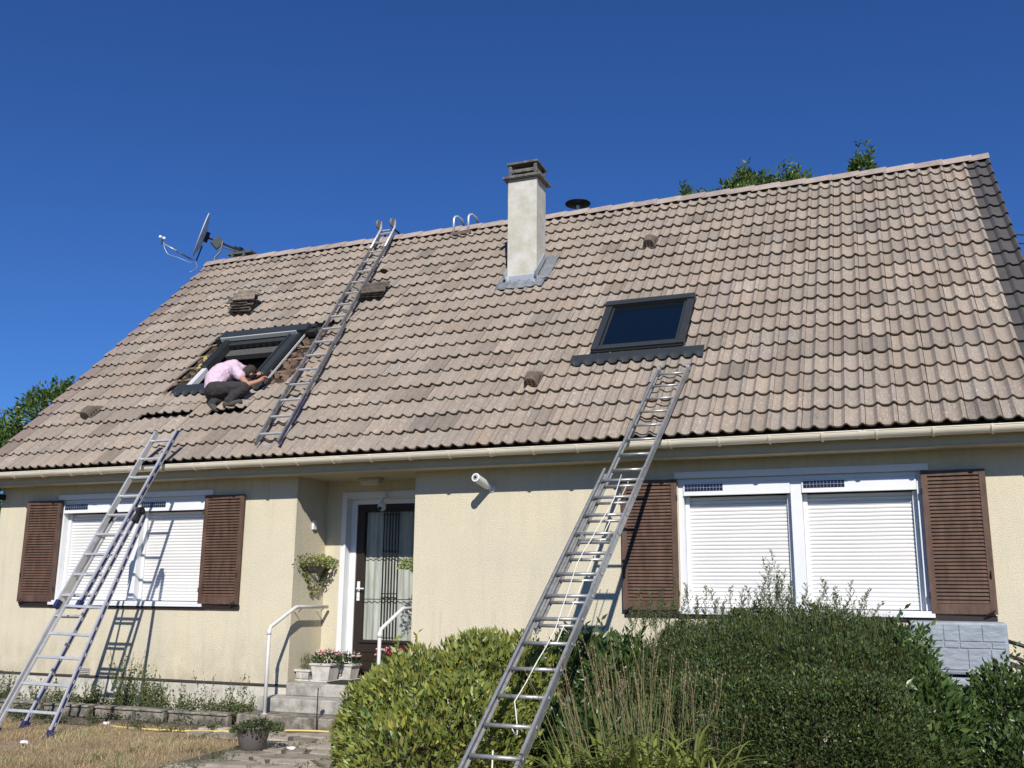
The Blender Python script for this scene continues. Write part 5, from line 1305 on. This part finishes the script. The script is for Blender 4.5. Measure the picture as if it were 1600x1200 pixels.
# wall planters with trailing ivy
def wall_planter(x, y, z, side, label, nt, L):
    T = thing('wall_planter', label, 'wall planter', (x, y, z), 'wall planters of the porch'); mb = MB()
    n = 14; V = []
    for (r, h) in ((.06, -.13), (.13, -.08), (.17, .0)):
        for k in range(n+1): a = -pi/2+pi*k/n; V.append((x+side*r*cos(a)*.9, y+r*sin(a)*1.3, z+h))
    mb.v = V
    for i in range(2):
        for k in range(n): a = i*(n+1)+k; mb.f.append((a, a+1, a+n+2, a+n+1))
    mb.build('pot', mat('wicker_pot', (.25, .22, .17), .9, var=.4, vscale=40), T, smooth=True)
    R = random.Random(nt); P = []; D = []; st = MB()
    for k in range(nt*60):
        a = R.uniform(-pi/2, pi/2); r = sqrt(R.random()); P.append((x+side*(.02+.22*r*cos(a)), y+.46*r*sin(a), z-.05+.17*R.random()*(1.1-r*.5))); D.append((side*cos(a)+R.uniform(-.6, .6), sin(a)+R.uniform(-.6, .6), R.uniform(-.3, 1)))
    for k in range(nt):
        a = (-1 if k % 2 else 1)*(pi/2-.10-.5*(k//2)/nt); e0 = Vector((x+side*.17*max(cos(a), .15), y+.30*sin(a), z)); l = L*(.35+.65*abs(sin(a)))*R.uniform(.8, 1.1); pts = [e0]
        for q in range(1, 9): pts.append(e0+Vector((side*.0+R.uniform(-.012, .012)+0, -.26*sin(a)*(q/8)*1.0+R.uniform(-.012, .012), -l*q/8)))
        st.tube(pts, .0025, 4)
        for q in range(int(l*85)): i = R.randint(0, 7); p = pts[i].lerp(pts[i+1], R.random()); P.append(tuple(p)); D.append((R.uniform(-1, 1), R.uniform(-1, 1), R.uniform(-1, .3)))
    st.build('vine_stems', M['stem'], T); leafcloud('ivy', M['leaf_ivy'], T, P, D, .036, .7, .55, 1.2, nt, .08)
wall_planter(-4.478, .43, 1.84, 1, 'half-round wall planter with trailing ivy on the left porch wall', 9, .42)
wall_planter(-2.852, .30, 1.80, -1, 'half-round wall planter with ivy on the right porch wall, partly hidden by the wall edge', 6, .26)
# grey pot with a green plant
gp_ = thing('flower_pot', 'round brown-grey flower pot with a low green plant beside the stone path', 'flower pot', (-3.37, -2.19, 0))
q = MB(); q.lathe((-3.37, -2.19, .012), [(.085, 0), (.115, .04), (.145, .14), (.155, .215), (.160, .225), (.150, .228), (.143, .21), (.13, .19), (.0005, .19)], 32, cap=False); q.lathe((-3.37, -2.19, .011), [(.085, 0), (.086, .002)], 32); q.build('pot', M['pot'], gp_, smooth=True)
R = random.Random(31); P = []; D = []
for k in range(900): a = R.uniform(0, 2*pi); r = sqrt(R.random())*.24; P.append((-3.34+r*cos(a), -2.17+r*sin(a)*.9, .19+.11*R.random()*(1.2-r*3.5))); D.append((cos(a)+R.uniform(-.8, .8), sin(a)+R.uniform(-.8, .8), R.uniform(-.2, 1)))
leafcloud('foliage', M['leaf_weed'], gp_, P, D, .038, .5, .45, 1.1, 12)
# small solar stake beside the steps
ss = thing('garden_stake', 'thin black stake with a small pale disc top beside the steps', 'garden stake', (-3.55, -.80, 0))
q = MB(); q.tube([(-3.55, -.80, 0), (-3.55, -.80, .47)], .006, 8); q.build('stake', M['black'], ss); q = MB(); q.lathe((-3.55, -.80, .47), [(.028, 0), (.028, .012)], 16); q.build('disc', M['zinc'], ss)
# hose
P = [(-5.85, -1.35, .012), (-5.5, -1.40, .012), (-5.0, -1.36, .012), (-4.5, -1.22, .012), (-4.1, -1.0, .012), (-3.7, -.92, .03), (-3.2, -.86, .03), (-2.6, -.95, .03)]
hp = []; P = [Vector(p) for p in P]
for i in range(len(P)-1):
    for t in np.linspace(0, 1, 6, endpoint=False):
        p0, p1, p2, p3 = P[max(i-1, 0)], P[i], P[i+1], P[min(i+2, len(P)-1)]
        hp.append(.5*((2*p1)+(p2-p0)*t+(2*p0-5*p1+4*p2-p3)*t*t+(3*p1-p0-3*p2+p3)*t**3))
q = MB(); q.tube(hp, .011, 8); o = q.build('garden_hose', M['hose'], None, smooth=True); tag(o, 'yellow garden hose lying along the soil and path before the steps', 'hose'); recentre(o)
def crumple(x, y, r, seed, label):
    q = MB(); R = random.Random(seed); n = 8; V = []
    for i in range(5):
        for k in range(n): a = 2*pi*k/n; rr = r*sin(pi*(i+.5)/5)*R.uniform(.6, 1.2); V.append((x+rr*cos(a)*1.5, y+rr*sin(a), .012+r*.6*(1-cos(pi*(i+.5)/5))*R.uniform(.8, 1.1)))
    q.v = V
    for i in range(4):
        for k in range(n): a = i*n+k; b = i*n+(k+1) % n; q.f.append((a, b, b+n, a+n))
    o = q.build('paper_scrap', M['paper']); tag(o, label, 'litter'); recentre(o)
crumple(-3.05, -2.02, .035, 1, 'crumpled white scrap beside the round flower pot'); crumple(-5.60, -2.75, .035, 2, 'crumpled white scrap on the dry lawn'); crumple(-5.95, -1.30, .03, 3, 'white scrap at the left end of the yellow hose')
# water tank moulded as stone blocks
def tank():
    T = thing('water_tank', 'blue-grey plastic rainwater tank moulded like stone blocks under the right shutter', 'water tank', (2.88, -.3, 0)); R = random.Random(6)
    x0, x1 = 2.46, 3.27
    for nm, z0, z1 in (('upper_block', .80, 1.262), ('lower_block', .0, .775)):
        q = MB(); q.box(x0, x1, -.40, -.03, z0, z1); body = q.build(nm, M['tank'], T, bevel=.025)
        st = MB(); rows = [(z1-.02, z1-.17), (z1-.175, z1-.23), (z1-.235, z1-.42)] if nm == 'upper_block' else [(z1-.03, z1-.17), (z1-.18, z1-.33), (z1-.34, z1-.52), (z1-.53, z1-.70)]
        for (a, b) in rows:
            x = x0+.02
            while x < x1-.05:
                w_ = R.choice((.13, .19, .26)); e = min(x+w_, x1-.02)
                if x1-.02-e < .06: e = x1-.02
                st.box(x+.005, e-.005, -.408, -.4005, b+.002, a-.002)
                x = e
        st.build('stone_relief', M['tank'], body, bevel=.004)
    q = MB(); q.tube([(3.18, -.28, .775), (3.18, -.28, .80)], .035, 12); q.build('connector', M['tank'], T)
    for dz, lab in ((0, ''), (-.13, '')):
        q = MB(); q.tube([(3.262, -.2, 1.10+dz), (3.36, -.22, 1.07+dz), (3.5, -.22, 1.02+dz), (3.7, -.2, 1.0+dz)], .018, 10); q.build('pipe', M['black'], T, smooth=True)
tank()

# ---------------------------------------------------------------- the roofer
def skin(name, nodes, edges, m, parent, root=0, sub=2):
    off = Vector(ROOT[parent.name]); me = bpy.data.meshes.new(name); me.from_pydata([Vector(p)-off for p, r in nodes], edges, []); me.update()
    o = bpy.data.objects.new(name, me); COL.objects.link(o); sm = o.modifiers.new('s', 'SKIN'); sm.use_smooth_shade = True; sm.branch_smoothing = .6
    for i, (p, r) in enumerate(nodes):
        me.skin_vertices[0].data[i].radius = r if isinstance(r, tuple) else (r, r); me.skin_vertices[0].data[i].use_root = (i == root)
    ss_ = o.modifiers.new('u', 'SUBSURF'); ss_.levels = sub; ss_.render_levels = sub
    dg = bpy.context.evaluated_depsgraph_get(); ev = o.evaluated_get(dg); nm = bpy.data.meshes.new_from_object(ev); bpy.data.objects.remove(o)
    o = bpy.data.objects.new(name, nm); COL.objects.link(o); nm.materials.clear(); nm.materials.append(m); o.parent = parent; ROOT[o.name] = tuple(off)
    nm.polygons.foreach_set('use_smooth', [True]*len(nm.polygons)); return o
PE = thing('person', 'person in pale pink t-shirt and dark trousers crouching at the open roof window', 'person', RP(-5.98, 1.12, .03))
V_ = Vector
def fuse(name, caps, m, parent, voxel=.010, smooth=6, lump=0.0, extra=None):
    q = MB()
    for (a, ra, b, rb) in caps:
        a = V_(a); b = V_(b); d = b-a; L = d.length
        if L < 1e-4: d = V_((0, 0, 1)); L = 1e-4
        pr_ = [(max(.0005, ra*sin(t)), -ra*cos(t)) for t in np.linspace(0.02, pi/2, 6)]+[(max(.0005, rb*cos(t)), L+rb*sin(t)) for t in np.linspace(0, pi/2-.02, 6)]
        q.lathe(a, pr_, 16, d)
    if extra: q.add(extra.v, extra.f)
    o = q.build(name, m, parent); par = o.parent
    r = o.modifiers.new('r', 'REMESH'); r.mode = 'VOXEL'; r.voxel_size = voxel; s_ = o.modifiers.new('s', 'SMOOTH'); s_.factor = .5; s_.iterations = smooth
    dg = bpy.context.evaluated_depsgraph_get(); nm = bpy.data.meshes.new_from_object(o.evaluated_get(dg)); o.modifiers.clear(); o.data = nm; nm.materials.clear(); nm.materials.append(m)
    if lump:
        for v in nm.vertices:
            n_ = noise.noise(v.co*14)+.6*noise.noise(v.co*31); v.co += v.normal*n_*lump
    nm.polygons.foreach_set('use_smooth', [True]*len(nm.polygons)); return o
hip = V_((-6.185, .44, 4.20)); wst = V_((-6.235, .50, 4.35)); mid = V_((-6.185, .56, 4.445)); cst = V_((-6.06, .62, 4.50)); nek = V_((-5.945, .66, 4.515)); hed = V_((-5.875, .72, 4.465))
shR = V_((-5.91, .49, 4.455)); elR = V_((-5.655, .42, 4.225)); wrR = V_((-5.56, .52, 4.285)); haR = V_((-5.525, .565, 4.325))
shL = V_((-5.98, .80, 4.52)); elL = V_((-5.78, .88, 4.40)); wrL = V_((-5.70, .74, 4.43)); haL = V_((-5.665, .69, 4.44))
hR = hip+V_((.02, -.07, -.02)); kR = V_((-5.70, .42, 4.19)); aR = V_((-5.88, .35, 4.01)); hL = hip+V_((.03, .09, 0)); kL = V_((-5.84, .66, 4.30)); aL = V_((-6.16, .385, 4.015))
body = [(hip, .11, wst, .11), (wst, .11, mid, .12), (mid, .12, cst, .12), (cst, .10, nek, .052), (nek, .052, hed, .055), (cst, .08, shR, .05), (shR, .05, elR, .040), (elR, .040, wrR, .026), (wrR, .026, haR, .030), (cst, .08, shL, .05), (shL, .05, elL, .040), (elL, .040, wrL, .026), (wrL, .026, haL, .030),
        (hR, .08, kR, .055), (kR, .055, aR, .04), (hL, .08, kL, .055), (kL, .055, aL, .04)]
for (h, w0, sgn) in ((haR, wrR, 1), (haL, wrL, -1)):
    d = (h-w0).normalized(); side = V_((0, 1, 0)) if sgn > 0 else V_((0, -1, 0)); side = (side-d*side.dot(d)).normalized(); up_ = d.cross(side)
    body.append((h-side*.025, .017, h+side*.025, .017))
    for k in range(4):
        o_ = side*((k-1.5)*.0205); L = (.050, .058, .054, .042)[k]; a_ = h+d*.022+o_; b_ = h+d*(.022+L*.6)+o_-up_*.016*sgn; c_ = h+d*(.018+L*.75)+o_-up_*.044*sgn
        body += [(a_, .0095, b_, .0085), (b_, .0085, c_, .0075)]
    a_ = h+side*.032-d*.008; b_ = h+side*.052+d*.026-up_*.018*sgn; body += [(a_, .011, b_, .009), (b_, .009, b_+d*.020-side*.012, .008)]
face = V_((.18, .82, -.58)).normalized(); up2 = (V_((.6, .25, .75))-face*V_((.6, .25, .75)).dot(face)).normalized(); sd2 = face.cross(up2)
body += [(hed-face*.0, .082, hed+up2*.035, .084), (hed+face*.045-up2*.03, .055, hed+face*.055-up2*.055, .038), (hed+face*.088, .012, hed+face*.098-up2*.022, .014), (hed+sd2*.082, .012, hed+sd2*.090+up2*.02, .014), (hed-sd2*.082, .012, hed-sd2*.090+up2*.02, .014), (hed+face*.076+sd2*.03+up2*.012, .017, hed+face*.076+sd2*.03+up2*.014, .017), (hed+face*.076-sd2*.03+up2*.012, .017, hed+face*.076-sd2*.03+up2*.014, .017), (hed+face*.088-up2*.042+sd2*.014, .008, hed+face*.088-up2*.042-sd2*.014, .008)]
fuse('body', body, M['skin'], PE, .0065, 2)
fuse('hair', [(hed-face*.018+up2*.0, .086, hed-face*.012+up2*.045, .086), (hed-face*.04-up2*.03, .070, hed-face*.03, .075)], M['hair'], PE, .008, 2, .003)
hem = V_((-6.20, .44, 4.235))
fuse('t_shirt', [(hem, .150, wst, .158), (wst, .158, mid, .158), (mid, .158, cst, .150), (cst, .140, nek-V_((.03, .01, 0)), .078), (cst, .125, shR, .078), (shR, .078, shR.lerp(elR, .40), .070), (cst, .125, shL, .078), (shL, .078, shL.lerp(elL, .45), .068)], M['shirt'], PE, .010, 5, .010)
fuse('trousers', [(hip+V_((-.02, -.01, -.03)), .138, hip+V_((-.01, 0, .05)), .135), (hR, .118, kR, .080), (kR, .080, aR, .064), (hL, .115, kL, .080), (kL, .080, aL, .064)], M['trouser'], PE, .010, 4, .010)
sl_r = V_((.035, .0, -.035))
fuse('boot', [(aR+V_((0, 0, .01)), .055, aR+V_((-.045, -.01, -.055)), .046), (aR+V_((-.045, -.01, -.055)), .044, aR+V_((.06, .01, -.045)), .042), (aR+V_((.06, .01, -.045)), .042, aR+V_((.155, .03, -.02)), .034)], M['boot'], PE, .008, 3)
fuse('boot', [(aL+V_((0, 0, .01)), .055, aL+V_((-.03, -.01, -.03)), .048), (aL+V_((-.03, -.01, -.03)), .046, aL+V_((.03, -.03, -.09)), .042), (aL+V_((.03, -.03, -.09)), .042, aL+V_((.085, -.02, -.125)), .034)], M['boot'], PE, .008, 3)
q = MB(); q.tube([haR+V_((0, 0, .03)), haL+V_((.02, -.0, .02)), haL+V_((-.02, .03, .05))], .011, 8); o = q.build('hand_tool', M['black'], None); tag(o, 'small black hand tool held by the crouching person', 'tool'); recentre(o)

# ---------------------------------------------------------------- separate pieces that were drawn together
def split_loose(names, newname=None):
    for o in [q for q in COL.objects if q.type == 'MESH' and q.name.split('.')[0] in names]:
        me = o.data; n = len(me.vertices); par = list(range(n))
        def find(a):
            while par[a] != a: par[a] = par[par[a]]; a = par[a]
            return a
        for e in me.edges:
            a, b = find(e.vertices[0]), find(e.vertices[1])
            if a != b: par[a] = b
        groups = {}
        for i in range(n): groups.setdefault(find(i), []).append(i)
        if len(groups) < 2: continue
        fs = [tuple(p.vertices) for p in me.polygons]; co = [tuple(v.co) for v in me.vertices]; first = True
        mods = [(m.width, m.segments) for m in o.modifiers if m.type == 'BEVEL']; mat_ = me.materials[0]; base = o.name.split('.')[0]; parent = o.parent
        for g, idx in groups.items():
            mp = {a: k for k, a in enumerate(idx)}; f = [tuple(mp[a] for a in q) for q in fs if q[0] in mp]
            nm = bpy.data.meshes.new(base); nm.from_pydata([co[a] for a in idx], [], f); nm.update(); nm.materials.append(mat_)
            if first: o.data = nm; first = False; continue
            c = bpy.data.objects.new(base, nm); COL.objects.link(c); c.parent = parent
            for w_, sg in mods: b = c.modifiers.new('b', 'BEVEL'); b.width = w_; b.segments = sg; b.limit_method = 'ANGLE'
split_loose(('bare_metal_rail', 'eave_clip', 'drip_band', 'plinth', 'barge_board', 'batten', 'seal', 'stud', 'hinge', 'sash_frame', 'apron_strip'))
